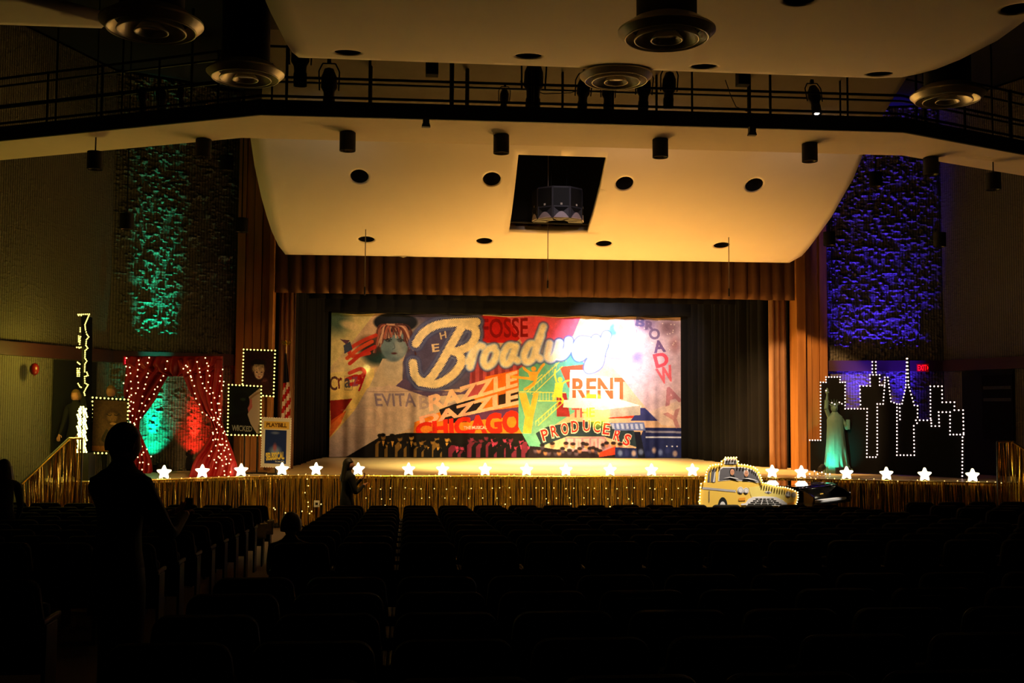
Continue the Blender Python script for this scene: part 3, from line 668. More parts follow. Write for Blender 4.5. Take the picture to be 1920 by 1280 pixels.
for x, y, Y, ti, lit, s, lb in ((617, 170, 17.6, 0, 0, 1.0, 'hanging upright at the left behind the railing'), (945, 190, 18.0, .5, 0, .6, 'small and low left of the covered one'), (1000, 168, 17.6, .1, 0, 1.25, 'tall and covered, left of the two central diffusers'),
        (1093, 180, 17.7, .3, 0, .85, 'partly hidden left of the central diffuser'), (1140, 183, 18.0, 0, 0, .8, 'under the central diffuser'), (1207, 178, 17.7, .1, 1, .9, 'with a bright lens, right of the central diffuser'),
        (1254, 172, 17.7, .05, 1, .9, 'with a bright lens, second right of the central diffuser'), (1528, 190, 17.7, -.5, 1, .85, 'tilted at the right end of the straight railing'),
        (303, 190, 18.3, .4, 1, .7, 'with the brightest lens on the left wing'), (340, 182, 18.3, .3, 1, .5, 'small with a lit lens on the left wing'), (268, 188, 18.5, .2, 0, .6, 'unlit, leftmost on the left wing'), (563, 122, 17.4, 0, 0, 1.1, 'large dark, at the left corner of the near reflector')):
    p = aY(x, y, Y); fixture(p, 'black stage spotlight on the catwalk, '+lb, ti+.15, bool(lit), s)
for (x, y, w_), lb in (((810, 128, 24), 'left'), ((1393, 147, 26), 'right')):
    p = aY(x, y, 17.5); o = empty('hanging_box', p, 0, 'small black box hanging over the catwalk %s of centre' % lb, 'box')
    MB().box((0, 0, 0), (.2, .2, .24)).build('box', M_BLACK, o, bevel=.01); MB().tube((0, 0, .12), (0, 0, 8.3-p.z), .01).build('stem', M_PIPE, o)
for a, b, c, lb in (((975, 152), (1020, 176), (1120, 160), 'left'), ((1360, 150), (1380, 200), (1420, 205), 'right')):
    pts = [aY(*a, 17.9), aY((a[0]+b[0])/2, (a[1]+b[1])/2+4, 17.9), aY(*b, 17.9), aY((c[0]+b[0])/2, (c[1]+b[1])/2+6, 17.9), aY(*c, 17.9)]
    tag(MB().path(pts, .008).build('loose_cable', M_PIPE), 'thin black cable sagging between the catwalk rails at the %s of centre' % lb, 'cable')

# ------------------------------------------------------------------ theatre seats
ROWC = [18.1-.889*i for i in range(10)] + [7.05, 6.22, 5.4, 4.6, 3.8]
def seat_proto(p):
    o = empty('theatre_seat', p, 0)
    n = 7; W, H, r = .2745, .57, .075; pts = [(-W, 0), (W, 0)]
    pts.append((W, .2)); WT = .243
    for i in range(n): a = PI/2*i/(n-1); pts.append((WT-r+r*math.cos(a), H-r+r*math.sin(a)))
    for i in range(n): a = PI/2+PI/2*i/(n-1); pts.append((-WT+r+r*math.cos(a), H-r+r*math.sin(a)))
    pts.append((-W, .2))
    lean = -.13
    P3 = [(x, .0+lean*z, .30+z) for x, z in pts]
    MB().prism(P3, (0, .07, .01)).build('backrest', M_SEAT, o, bevel=.02)
    MB().prism([(x*.93, -.012+lean*z, .33+z*.9) for x, z in pts], (0, -.014, 0)).build('back_shell', M_SEATM, o, bevel=.004)
    MB().box((0, .20, .50), (.46, .1, .40)).build('seat_pad', M_SEAT, o, bevel=.03)
    for s in (-1, 1):
        MB().box((s*.2655, .10, .30), (.026, .22, .60)).build('leg', M_SEATM, o, bevel=.005)
        MB().box((s*.263, .12, .62), (.03, .34, .035)).build('armrest', M_SEATM, o, bevel=.01)
    return o
PROTO = None; NS = 0
def seat(x, y, label, group):
    global PROTO, NS
    p = (x, y, fz(y)); NS += 1
    if PROTO is None: PROTO = seat_proto(p); o = PROTO; tag(o, label, 'seat', group); bpy.context.view_layer.update()
    else: o = copy_tree(PROTO, p, 0, label, group)
def inview(x, y, z):
    v = Vector((x, y, z))-CAM; d = v.dot(FW)
    return d > .5 and -70 < 960+F*v.dot(RT)/d < 1990 and 640-F*v.dot(UP)/d < 1300
def rown(i): return 'front row' if i == 0 else '%s row from stage' % ordn(i+1)
for i, y in enumerate(ROWC):
    k = 0
    for j in range(16):
        x = -.92+.558*j
        if x > 7.3: break
        k += 1
        if inview(x, y, fz(y)+.85): seat(x, y, 'dark theatre seat in the centre block, %s, %s from left aisle' % (rown(i), ordn(k)), 'centre block seats')
for i, y in enumerate(ROWC):
    for j in range(11):
        x = -2.42-.558*j
        if x < -8: break
        if i < 10:
            yy = y+.05+.10*j
            if i == 0 and j < 0: continue
        else: yy = y+.04*j
        if inview(x, yy, fz(yy)+.85): seat(x, yy, 'dark theatre seat in the left block, %s, %s from aisle' % (rown(i), ordn(j+1)), 'left block seats')
for i, y in enumerate(ROWC[:8]):
    for j in range(10):
        x = 8.75+.558*j; yy = y+.5
        if x > 12.6: break
        if inview(x, yy, fz(yy)+.85): seat(x, yy, 'dark theatre seat in the right block, %s, %s from aisle' % (rown(i), ordn(j+1)), 'right block seats')
# white paper covers on two aisle seats of the left block
for i, lb in ((1, 'nearer'), (0, 'farther')):
    y = ROWC[i]+.05; z = fz(y)+.645; mb = MB(); prf = [(.06, -.10), (.05, -.05), (.035, -.01), (.0, .004), (-.055, .006), (-.075, -.01), (-.082, -.08), (-.085, -.15), (-.09, -.22)]
    mb.add([(-2.42+.262-.075+.15*a/6, y+py+.006*math.sin(a*1.9+b), z+pz+(.004*math.sin(a*2.3) if b < 3 or b > 5 else 0)) for b, (py, pz) in enumerate(prf) for a in range(7)], [(b*7+a, b*7+a+1, b*7+a+8, b*7+a+7) for b in range(8) for a in range(6)])
    o = mb.build('paper_sheet', M_WHITE, smooth=True); o.modifiers.new('t', 'SOLIDIFY').thickness = .002
    tag(o, 'white paper sheet draped over the aisle armrest of a left block seat, the %s one' % lb, 'paper', 'white sheets on the aisle seats')

# ------------------------------------------------------------------ gold foil fringe
def fringe(name, top, zb, label, seed=0, pitch=.014, mt=None, cat='foil fringe'):
    rr = random.Random(seed); mb = MB(); P = [Vector(p) for p in top]
    clump = 0; ph = 0
    for a, b in zip(P, P[1:]):
        L = (Vector((b.x-a.x, b.y-a.y))).length; m = int(L/pitch); d = Vector((b.x-a.x, b.y-a.y, 0)).normalized(); nn = Vector((d.y, -d.x, 0))
        if nn.y > 0: nn = -nn
        for i in range(m):
            t = i/m; q = a.lerp(b, t); wd = rr.uniform(.010, .024); z1 = q.z; z0 = zb+rr.uniform(0, .10)
            if rr.random() < .12: clump = rr.uniform(-1.1, 1.1)
            ang = clump+rr.gauss(0, .7); off = .02+rr.random()*.05
            k = 5; vs = []
            sw = rr.gauss(0, .012)
            for j in range(k+1):
                s = j/k; z = z1+(z0-z1)*s; an = ang+rr.gauss(0, .25); c = q+nn*(off+.02*math.sin(s*5+ang*3))+d*(sw*s*2+rr.gauss(0, .003))
                e = d*math.cos(an)*wd/2+nn*math.sin(an)*wd/2
                vs += [(c.x-e.x, c.y-e.y, z), (c.x+e.x, c.y+e.y, z)]
            mb.add(vs, [(2*j, 2*j+1, 2*j+3, 2*j+2) for j in range(k)])
    o = empty(name, (P[0].x, P[0].y, zb), 0, label, cat); m = mb.build('foil_strands', M_GOLD, o, kind='stuff'); m.location = (-P[0].x, -P[0].y, -zb)
    mb = MB()
    for a, b in zip(P, P[1:]):
        d = (b-a).normalized(); nn = Vector((d.y, -d.x, 0)); nn = -nn if nn.y > 0 else nn
        mb.tube(a+nn*.05, b+nn*.05, .014)
    m = mb.build('header_tape', M_GOLD, o); m.location = (-P[0].x, -P[0].y, -zb)
    return o
FT = [(x, y, ZD-.005) for x, y in FRONT]
fringe('foil_fringe', FT[:3], .02, 'gold foil fringe on the left angled side of the stage front', 1)
fringe('foil_fringe', FT[2:4], .02, 'gold foil fringe along the straight centre of the stage front', 2)
fringe('foil_fringe', FT[3:], .02, 'gold foil fringe on the right angled side of the stage front behind the piano', 3)
# stair rails draped in the same foil
def rail_fringe(pts, label, seed):
    o = fringe('stair_rail_fringe', pts, .0+.02, label, seed, .016)
    mb = MB(); b0 = Vector((pts[0][0], pts[0][1], .02))
    for p in pts: mb.tube(Vector((p[0], p[1], 0.01))-b0+Vector((0, .03, 0)), Vector(p)-b0+Vector((0, .03, 0)), .02)
    mb.path([Vector(p)-b0+Vector((0, .03, 0)) for p in pts], .022)
    mb.build('handrail', M_PIPE, o)
rail_fringe([aY(153, 822, 21.0), aY(128, 822, 20.8), aY(36, 908, 19.4)], 'gold foil fringe draped over the sloping stair rail at the left end', 5)
rail_fringe([aY(1871, 828, 20.7), aY(1900, 828, 20.6), aY(1985, 880, 19.3)], 'gold foil fringe draped over the sloping stair rail at the right end', 6)
# strings of fairy lights on the stage edge and across the fringe
def offs(p, d=.09): return Vector((p[0], p[1]-d, p[2]))
def fairy(name, poly, step, r, label, seed, sag=.02, zj=.015, m=None, wire=True, wirem=None):
    rr = random.Random(seed); pts = along(poly, step); o0 = pts[0].copy(); Q = []
    for i, p in enumerate(pts): Q.append(p-o0+Vector((rr.uniform(-1, 1)*step*.3, rr.uniform(-.01, .01), rr.uniform(-zj, zj)-sag*abs(math.sin(i*.6)))))
    o = empty(name, o0, 0, label, 'string lights', 'fairy light strings')
    if wire: MB().path([q+Vector((0, 0, r)) for q in Q], .003, 4).build('wire', wirem or M_WIRE, o)
    bulbs(o, Q, r, m or M_FAIRY); return o
fairy('string_lights', [offs(p, .05)+Vector((0, 0, .03)) for p in FT], .16, .011, 'string of tiny warm lights along the top edge of the stage front', 1)
fairy('string_lights', [aY(650, 914, 23.02), aY(1000, 914, 22.95), aY(1310, 914, 22.86)], .22, .011, 'upper string of tiny lights across the centre gold fringe', 2)
fairy('string_lights', [aY(690, 933, 23.0), aY(1000, 933, 22.93), aY(1310, 934, 22.84)], .25, .010, 'lower string of tiny lights across the centre gold fringe', 3)
fairy('string_lights', [aY(480, 962, 22.2), aY(520, 950, 22.75), aY(560, 962, 23.0), aY(600, 948, 23.05), aY(650, 955, 23.05), aY(760, 948, 23.02), aY(1310, 946, 22.84)], .26, .013, 'lowest string of tiny lights low on the gold fringe', 4, zj=.07)
fairy('string_lights', [aY(575, 900, 23.1), aY(575, 925, 23.1), aY(580, 960, 23.1)], .12, .012, 'short hanging string of lights at the left of the centre fringe', 5, zj=.04)
# outlet box
o = empty('outlet_box', aY(594, 944, 23.1), 0, 'small square white outlet plate on the gold fringe', 'outlet')
MB().box((0, -.02, 0), (.11, .02, .13)).build('plate', M_WHITE, o, bevel=.004); MB().box((0, -.032, 0), (.05, .01, .05)).build('socket', M_BLACK, o)

# ------------------------------------------------------------------ star lamps along the stage edge
def front_at(px):
    for a, b in zip(FRONT, FRONT[1:]):
        p = aPl(px, 890, a, b)
        if a[0]-1e-6 <= p.x <= b[0]+1e-6: return Vector((p.x, p.y, ZD)), math.atan2(b[1]-a[1], b[0]-a[0])
    return Vector((p.x, p.y, ZD)), 0
def star_proto(p):
    o = empty('star_lamp', p, 0)
    ro, ri = .145, .078; pts = []
    for k in range(5):
        a = PI/2+2*PI*k/5
        for da in (-.12, 0, .12): pts.append((ro*(.93 if da else 1)*math.cos(a+da), ro*(.93 if da else 1)*math.sin(a+da)))
        b = a+PI/5; pts.append((ri*math.cos(b), ri*math.sin(b)))
    zc = .125
    MB().prism([(x, -.028, z+zc) for x, z in pts], (0, .05, 0)).build('casing', mat('white_star_casing', (.95, .92, .85), .5, emit=1.5, ecol=(1, .95, .8)), o, bevel=.008)
    MB().prism([(x*.9, -.032, z*.9+zc) for x, z in pts], (0, .004, 0)).build('glowing_face', M_STAR, o)
    MB().box((0, .0, .006), (.14, .06, .012)).build('base', M_BLACK, o)
    return o
SX = [306, 378, 451, 528, 592, 671, 766, 830, 910, 988, 1062, 1145, 1223, 1300, 1450, 1505, 1590, 1665, 1737, 1827]
sp = None
SL = {0: 'leftmost glowing star, beside the standing man', 3: 'glowing star below the show programme sign', 5: 'glowing star just right of the woman at the stage', 13: 'glowing star just left of the taxi cut-out', 14: 'glowing star just right of the taxi cut-out, over the piano lid', 15: 'glowing star over the piano lid left of the robed statue', 16: 'glowing star just right of the robed statue', 19: 'rightmost glowing star by the right stair rail'}
for i, x in enumerate(SX):
    p, a = front_at(x); p.y += .08
    lab = (SL.get(i) or '%s glowing white star lamp from the left on the stage edge' % ordn(i+1))
    if sp is None: sp = star_proto(p); o = sp; tag(o, lab, 'star lamp', 'star lamps on the stage edge'); bpy.context.view_layer.update()
    else: o = copy_tree(sp, p, 0, lab, 'star lamps on the stage edge')
    l = light('POINT', 'star_glow', (p.x, p.y-.1, ZD+.14), 2.2, (1, .78, .42), size=.04); 

# ------------------------------------------------------------------ painted backdrop
def backdrop():
    A = Art(620, 586, 1277, 858, 3, (.80, .66, .56)); P, T, S_, E_ = A.poly, A.text, A.stroke, A.ell
    cream = (.93, .84, .68)
    # left side washes
    P([(620, 586), (700, 586), (660, 640), (620, 690)], (.86, .78, .56)); E_(630, 600, 34, 40, (.25, .36, .34), .9, .7); E_(655, 610, 24, 10, (.88, .78, .6), .9, .5, .3)
    P([(620, 700), (700, 690), (700, 740), (660, 800), (620, 822)], (.93, .80, .48)); E_(660, 690, 55, 40, (.95, .86, .62), .8, .6)
    P([(620, 752), (661, 748), (640, 780), (622, 798)], (.58, .12, .08)); P([(622, 790), (650, 770), (640, 795), (620, 822)], (.90, .35, .12), .8)
    # indigo field behind the script
    P([(745, 586), (900, 586), (905, 700), (870, 728), (720, 735), (745, 700), (765, 640)], (.30, .27, .42))
    E_(765, 612, 40, 26, (.82, .72, .5), .5, .8); E_(850, 690, 60, 40, (.42, .38, .55), .6, .8)
    P([(720, 735), (745, 706), (800, 730), (860, 735), (900, 715), (905, 735), (730, 750)], (.34, .27, .44))
    # generic painted portrait of a woman in a dark beret
    E_(705, 660, 34, 30, (.10, .20, .21), .95, .4); E_(690, 648, 28, 24, (.24, .13, .12), .8, .5); E_(736, 636, 40, 34, (.30, .17, .16), 1, .25)
    P([(715, 672), (752, 676), (752, 712), (735, 728), (712, 735), (690, 728)], (.78, .70, .62)); E_(734, 690, 22, 30, (.74, .68, .62), .9, .4)
    E_(736, 647, 27, 31, (.40, .48, .54), 1, .12); E_(747, 655, 15, 22, (.66, .65, .66), .6, .8); E_(722, 664, 12, 14, (.30, .38, .44), .7, .9); E_(734, 674, 14, 6, (.36, .42, .48), .8, .6)
    E_(738, 603, 43, 20, (.10, .11, .16), 1, .12); E_(745, 596, 36, 12, (.16, .17, .24), .6, .8)
    for k in range(34):
        rk = random.Random(k); x0 = 736+rk.uniform(-16, 16); u = -1+2*k/33; xe = 736+39*u+rk.uniform(-3, 3); ye = 626+abs(u)**1.6*34+rk.uniform(-4, 6)
        S_([(x0, 607), ((x0+xe)/2+7*u, 613), (xe, ye)], 3.2, [(.62, .40, .36), (.40, .20, .19), (.80, .62, .54), (.30, .16, .17), (.70, .38, .32)][k % 5], .85)
    for sx in (-1, 1): E_(736+sx*11, 638, 6.5, 3.4, (.12, .12, .15), .9, .6); S_([(736+sx*5, 636), (736+sx*11, 634), (736+sx*17, 637)], 1.5, (.1, .08, .1), .9); E_(736+sx*11-1, 638, 1.6, 1.3, (.5, .52, .55), .7, .6)
    S_([(735, 642), (737, 651), (733, 654)], 1.4, (.24, .30, .36), .7); E_(736, 662, 7, 2.6, (.30, .16, .18), .95, .5); E_(740, 643, 7, 11, (.72, .71, .73), .35, .9); S_([(733, 660), (736, 659.4), (739, 660)], .8, (.6, .5, .5), .6)
    for pts, c in (([(702, 628), (676, 640), (655, 655), (660, 668), (690, 662)], (.82, .22, .14)), ([(695, 640), (670, 655), (650, 672)], (.88, .30, .16)), ([(700, 650), (676, 664), (655, 682)], (.80, .16, .12)), ([(655, 700), (675, 692), (682, 700), (668, 712)], (.84, .24, .2)), ([(650, 712), (668, 706), (676, 716), (655, 722)], (.78, .10, .12))):
        S_(pts, 7, c, .9)
    P([(643, 648), (655, 640), (660, 655), (645, 664)], (.26, .3, .42)); P([(636, 636), (655, 638), (648, 646)], (.4, .25, .35))
    T('C', [(619, 706), (633, 706), (633, 733), (619, 733)], (.35, .2, .2)); T('r', [(633, 710), (641, 708), (643, 728), (635, 730)], (.45, .15, .15)); T('a', [(646, 710), (657, 710), (657, 728), (646, 728)], (.3, .3, .36), .9)
    T('z', [(659, 708), (670, 706), (671, 724), (660, 726)], (.62, .3, .45), .9); T('y', [(672, 703), (685, 703), (683, 734), (670, 734)], (.75, .08, .12))
    S_([(646, 706), (660, 706), (660, 732), (646, 732), (646, 706)], .8, (.3, .2, .2), .7, smooth=False)
    # pale gauze wedge
    P([(622, 858), (622, 822), (665, 770), (688, 728), (735, 722), (800, 745), (900, 735), (910, 755), (840, 770), (782, 790), (775, 800), (650, 858)], (.80, .70, .66))
    S_([(690, 735), (750, 734), (860, 728), (905, 715)], 2, (.6, .5, .52), .6)
    T('EVITA', [(700, 738), (776, 737), (778, 763), (704, 762)], (.50, .44, .58), .85); T('BAZ', [(782, 742), (850, 732), (852, 758), (784, 768)], (.60, .52, .60), .6)
    S_([(640, 770), (700, 768), (705, 800), (645, 800)], 1, (.72, .56, .52), .5)
    # red and pink block with show lettering
    P([(893, 588), (955, 588), (1000, 605), (960, 640), (900, 640)], (.74, .10, .12)); P([(945, 588), (1085, 588), (1070, 625), (980, 650)], (.88, .34, .46)); E_(1000, 606, 50, 30, (.90, .22, .3), .5, .9)
    T('FOSSE', [(897, 594), (985, 590), (985, 628), (899, 632)], (.50, .04, .08), .95)
    P([(880, 670), (975, 640), (1000, 700), (960, 760), (870, 780)], (.68, .28, .34)); 
    for k in range(7): P([(880+k*14, 685-k*4), (887+k*14, 683-k*4), (887+k*14, 720-k*4), (880+k*14, 722-k*4)], (.42, .12, .18), .6)
    # RAZZLE DAZZLE CHICAGO
    P([(775, 792), (880, 748), (975, 715), (985, 850), (770, 850)], (.92, .50, .14)); P([(820, 768), (880, 745), (900, 755), (880, 790), (830, 795)], (.10, .08, .12)); P([(905, 705), (970, 690), (975, 770), (900, 780)], (.90, .42, .12)); P([(930, 740), (970, 730), (972, 752), (930, 762)], (.15, .1, .1))
    P([(868, 775), (985, 760), (985, 778), (868, 790)], (.34, .18, .36))
    T('RAZZLE', [(800, 742), (966, 692), (966, 722), (802, 772)], (.96, .76, .66), 1, .035); T('DAZZLE', [(783, 782), (968, 725), (968, 757), (786, 798)], (.98, .70, .62), 1, .045)
    T('CHICAGO', [(776, 794), (972, 766), (974, 812), (778, 820)], (.86, .15, .08), 1, .055); T('THE MUSICAL', [(866, 799), (909, 798), (909, 804), (866, 805)], (.95, .8, .8))
    # crowd along the bottom
    P([(650, 858), (712, 820), (760, 812), (1000, 812), (1000, 858)], (.09, .07, .08))
    rr = random.Random(4)
    for k in range(52):
        x = 714+k*5.6+rr.uniform(-2, 2); y = 826+rr.uniform(-7, 14); c = (.92, .66, .30) if x < 845 else (.82, .24, .42); dk = rr.uniform(.45, 1)
        P([(x-9, 858), (x-9, y+13), (x-4, y+7), (x+4, y+7), (x+9, y+13), (x+9, 858)], (.06, .05, .07) if k % 3 else tuple(v*.55 for v in c), .95)
        if k % 3 == 1: P([(x-2.5, y+7), (x+2.5, y+7), (x, y+18)], tuple(min(1, v*1.05) for v in c), .9)
        E_(x, y, 5, 6.8, tuple(v*dk for v in c) if k % 4 else (.07, .05, .06), .95, .35); E_(x-.8, y-4, 5.6, 4, (.07, .05, .06), 1, .3)
        if k % 4: E_(x-1.8, y, 1, .7, (.15, .08, .08), .8, .5); E_(x+1.8, y, 1, .7, (.15, .08, .08), .8, .5)
    # teal fire escape zone
    P([(968, 690), (1000, 665), (1075, 655), (1100, 690), (1075, 770), (1030, 800), (1000, 858), (968, 800)], (.36, .66, .60)); E_(1010, 790, 40, 60, (.46, .66, .58), .8, .6)
    P([(1040, 735), (1058, 735), (1065, 780), (1040, 780)], (.56, .16, .18)); P([(1045, 685), (1105, 678), (1108, 705), (1062, 725)], (.72, .30, .20))
    yel = (.93, .86, .35)
    for a, b in (((982, 668), (1057, 660)), ((982, 675), (1052, 674)), ((1008, 734), (1056, 734)), ((1005, 750), (1058, 750)), ((978, 730), (1012, 700)), ((985, 732), (1045, 675)), ((994, 738), (1050, 684)), ((1000, 790), (1045, 750)), ((1005, 797), (1052, 753)), ((970, 733), (1010, 733))): S_([a, b], 1.6, yel, .9)
    for k in range(8): S_([(1022+k*5, 662), (1022+k*5, 674)], 1, yel, .8); S_([(1008+k*6, 734), (1008+k*6, 750)], 1, yel, .8); S_([(985+k*7, 732-k*7), (990+k*7, 727-k*7), (990+k*7, 737-k*7)], 1, yel, .7); S_([(1000+k*6, 788-k*5), (1000+k*6, 797-k*5)], 1, yel, .7)
    org = (.93, .68, .26)
    E_(996, 689, 5, 5, org); P([(985, 694), (1006, 694), (1001, 712), (990, 712)], org)
    for l in ([(988, 696), (978, 688), (980, 680)], [(1004, 696), (1010, 686), (1015, 680)], [(992, 708), (972, 706), (955, 704)], [(1000, 710), (994, 720), (980, 728)]): S_(l, 5, org)
    ye = (.97, .88, .30); E_(1046, 709, 4.5, 5, ye); P([(1037, 715), (1053, 714), (1050, 733), (1034, 738)], ye); P([(1034, 736), (1050, 732), (1050, 744), (1030, 742)], ye)
    for l in ([(1040, 716), (1036, 700), (1037, 690)], [(1051, 716), (1060, 711), (1068, 711)], [(1036, 738), (1034, 750)], [(1046, 738), (1052, 748), (1050, 752)]): S_(l, 3.2, ye)
    P([(968, 735), (982, 735), (990, 762), (996, 735), (1006, 735), (996, 780), (992, 812), (976, 812), (980, 780)], (.94, .70, .28))
    # stencilled block with RENT
    P([(1065, 690), (1110, 690), (1110, 700), (1158, 706), (1162, 752), (1063, 748)], (.95, .90, .84)); P([(1053, 748), (1165, 748), (1200, 758), (1200, 772), (1052, 762)], (.90, .88, .84))
    T('RENT', [(1069, 706), (1176, 704), (1176, 746), (1069, 744)], (.86, .36, .20), 1, .03)
    S_([(1068, 728), (1156, 728)], 1.6, (.95, .9, .84), .9)
    P([(1136, 783), (1196, 760), (1216, 782)], (.88, .22, .12)); P([(1198, 762), (1206, 762), (1236, 787), (1180, 787)], (.18, .20, .44)); P([(1100, 770), (1198, 758), (1198, 776), (1110, 784)], (.66, .62, .58))
    # sign with PRODUCERS
    P([(1000, 812), (1020, 800), (1070, 790), (1130, 788), (1180, 800), (1200, 822), (1192, 838), (1130, 818), (1060, 818), (1012, 836)], (.14, .20, .26))
    T('THE', [(1068, 764), (1112, 762), (1112, 780), (1068, 782)], (.86, .30, .28))
    W_ = 'PRODUCERS'; cx = [1018, 1036, 1055, 1074, 1096, 1116, 1134, 1155, 1173]; cy = [815, 808, 803, 799, 797, 799, 803, 815, 824]; an = [-.28, -.2, -.12, -.05, 0, .06, .12, .25, .3]
    for ch, x, y, t in zip(W_, cx, cy, an):
        for sc, c, of in ((1.18, (.92, .82, .78), .07), (1, (.80, .16, .15), .02)):
            c_, s_ = math.cos(t), math.sin(t); h, w2 = 11*sc, 6.5*sc
            T(ch, [(x+a*c_-b*s_, y+a*s_+b*c_) for a, b in ((-w2, -h), (w2, -h), (w2, h), (-w2, h))], c, 1, of)
    P([(1055, 820), (1130, 818), (1150, 846), (1060, 848)], (.62, .46, .56))
    for k in range(5): P([(1060+k*15, 822), (1071+k*15, 822), (1071+k*15, 842), (1060+k*15, 842)], (.80, .62, .68)); E_(1066+k*15, 832, 3, 7, (.60, .38, .42), .6, .6)
    P([(985, 858), (990, 836), (1010, 838), (1060, 846), (1140, 846), (1185, 858)], (.13, .08, .12))
    for k in range(26):
        x = 1000+k*6.4; y = 842+rr.uniform(-8, 8); E_(x, y, 5.5, 7, [(.36, .28, .36), (.62, .40, .34), (.25, .2, .28), (.7, .45, .3)][k % 4], .85, .5); E_(x, y-4, 6, 4, (.1, .07, .1), .9, .4)
    P([(1122, 848), (1152, 836), (1152, 852), (1120, 857)], (.80, .22, .14))
    # blue building at the lower right
    P([(1205, 800), (1277, 800), (1277, 858), (1150, 858), (1150, 838), (1190, 840)], (.12, .15, .36)); P([(1140, 792), (1205, 790), (1208, 806), (1150, 806)], (.36, .42, .68))
    for k in range(7): P([(1143+k*9, 793), (1148+k*9, 793), (1150+k*9, 803), (1145+k*9, 803)], (.7, .74, .9), .8)
    P([(1187, 808), (1198, 808), (1207, 858), (1194, 858)], (.06, .07, .16)); P([(1208, 806), (1277, 807), (1277, 811), (1208, 810)], (.5, .5, .62)); P([(1208, 817), (1277, 817), (1277, 820), (1208, 820)], (.75, .78, .9))
    for k in range(3): E_(1250+k*9, 836, 2, 2, (.9, .9, 1), 1, .6)
    for k in range(9): E_(1160+k*13, 846+rr.uniform(-4, 5), 6, 8, [(.5, .56, .8), (.2, .24, .5), (.9, .75, .7)][k % 3], .75, .6)
    P([(1215, 770), (1277, 745), (1277, 800), (1240, 795)], (.80, .72, .72), .8)
    # right side washes and column of letters
    P([(1150, 588), (1277, 588), (1277, 745), (1215, 770), (1160, 700), (1120, 660)], (.76, .66, .70)); E_(1165, 625, 50, 38, (.90, .80, .78), .9, .5); E_(1147, 612, 14, 20, (.26, .50, .76), .9, .6); E_(1160, 607, 14, 14, (.95, .86, .52), .8, .7)
    E_(1210, 600, 30, 22, (.42, .34, .50), .7, .7); E_(1253, 606, 26, 22, (.46, .34, .38), .8, .7); E_(1193, 665, 14, 16, (.50, .48, .78), .8, .6); E_(1145, 660, 18, 12, (.62, .58, .82), .8, .6); E_(1265, 640, 14, 22, (.58, .36, .36), .6, .8)
    S_([(1120, 650), (1135, 665), (1160, 668)], 2, (.5, .45, .75), .7); S_([(1188, 590), (1192, 630), (1180, 660)], 2, (.7, .5, .6), .6)
    for k in range(30): E_(1190+rr.uniform(0, 85), 590+rr.uniform(0, 60), 1.6, 1.6, (.95, .88, .8), .8, .6)
    col = [('B', 1199, 596, 9, (.36, .32, .5), .6), ('R', 1217, 603, 9, (.42, .34, .46), .5), ('O', 1226, 619, 11, (.44, .36, .48), .4), ('A', 1235, 643, 12, (.40, .30, .46), .3), ('D', 1239, 669, 14, (.86, .28, .34), .2), ('W', 1247, 698, 16, (.84, .36, .40), .15), ('A', 1258, 738, 17, (.66, .44, .50), .12), ('Y', 1264, 784, 17, (.70, .50, .52), .1)]
    for ch, x, y, h, c, t in col:
        c_, s_ = math.cos(t-.45), math.sin(t-.45)
        T(ch, [(x+a*c_-b*s_, y+a*s_+b*c_) for a, b in ((-h, -h), (h, -h), (h, h), (-h, h))], c, .95, .04)
    # the script lettering with bulbs round its edge
    B = [[(776, 643), (790, 622), (815, 607), (850, 602), (888, 600)], [(862, 608), (840, 648), (817, 690), (795, 716), (776, 705), (771, 680)], [(784, 716), (815, 719), (842, 704), (860, 680), (856, 662), (840, 655)], [(868, 606), (884, 612), (887, 627), (876, 646), (850, 658)]]
    def lt(pts, x, y, s=1): return [(x+a*s, y+b*s-.17*a*s) for a, b in pts]
    L_ = []
    L_ += [lt([(0, 12), (12, -10), (8, 8), (4, 22)], 873, 665), lt([(10, 2), (20, -10), (28, -8)], 872, 660)]
    L_ += [lt([(20, -16), (6, -12), (0, 6), (6, 18), (18, 12), (24, -4), (18, -16)], 902, 668)]
    L_ += [lt([(24, -14), (10, -16), (0, 2), (4, 16), (14, 12), (24, -14), (20, 6), (28, 14)], 938, 664)]
    L_ += [lt([(24, -14), (10, -16), (0, 2), (4, 16), (16, 12), (24, -14), (36, -46)], 978, 660), lt([(30, -30), (20, 2), (28, 14)], 980, 660)]
    L_ += [lt([(0, -16), (-4, 8), (4, 14), (14, 2), (18, -14)], 1026, 656), lt([(18, -14), (14, 8), (24, 12), (34, 0), (36, -16)], 1026, 656)]
    L_ += [lt([(22, -14), (8, -16), (0, 0), (4, 14), (14, 10), (22, -14), (18, 6), (26, 12)], 1076, 652)]
    L_ += [lt([(0, -16), (-4, 4), (4, 10), (14, 0)], 1114, 646, 1), lt([(20, -20), (10, 10), (4, 34), (-14, 40), (-10, 26), (8, 18)], 1114, 646)]
    for wd, c, sc in ((27, (.20, .24, .48), 0), (22, (.78, .78, .86), 0), (18.5, (.18, .2, .42), 0)):
        for s_ in B: S_(s_, wd+3, c, .9 if wd != 22 else .5, soft=5)
    for wd, c in ((21, (.24, .32, .62)), (16, (.80, .84, .95))):
        for s_ in L_: S_(s_, wd, c, .9, soft=3)
    for s_ in B: S_(s_, 15.5, cream, 1, scallop=1.6)
    for s_ in L_: S_(s_, 10.5, (.95, .90, .82), 1, scallop=1.2)
    T('T', [(812, 606), (820, 604), (822, 612), (814, 614)], cream); T('H', [(819, 622), (831, 618), (833, 631), (822, 635)], (.8, .7, .6)); T('E', [(805, 644), (819, 642), (820, 657), (807, 659)], (.85, .74, .62))
    A.noise(.07, 22, 3); A.noise(.05, 5, 7)
    return A
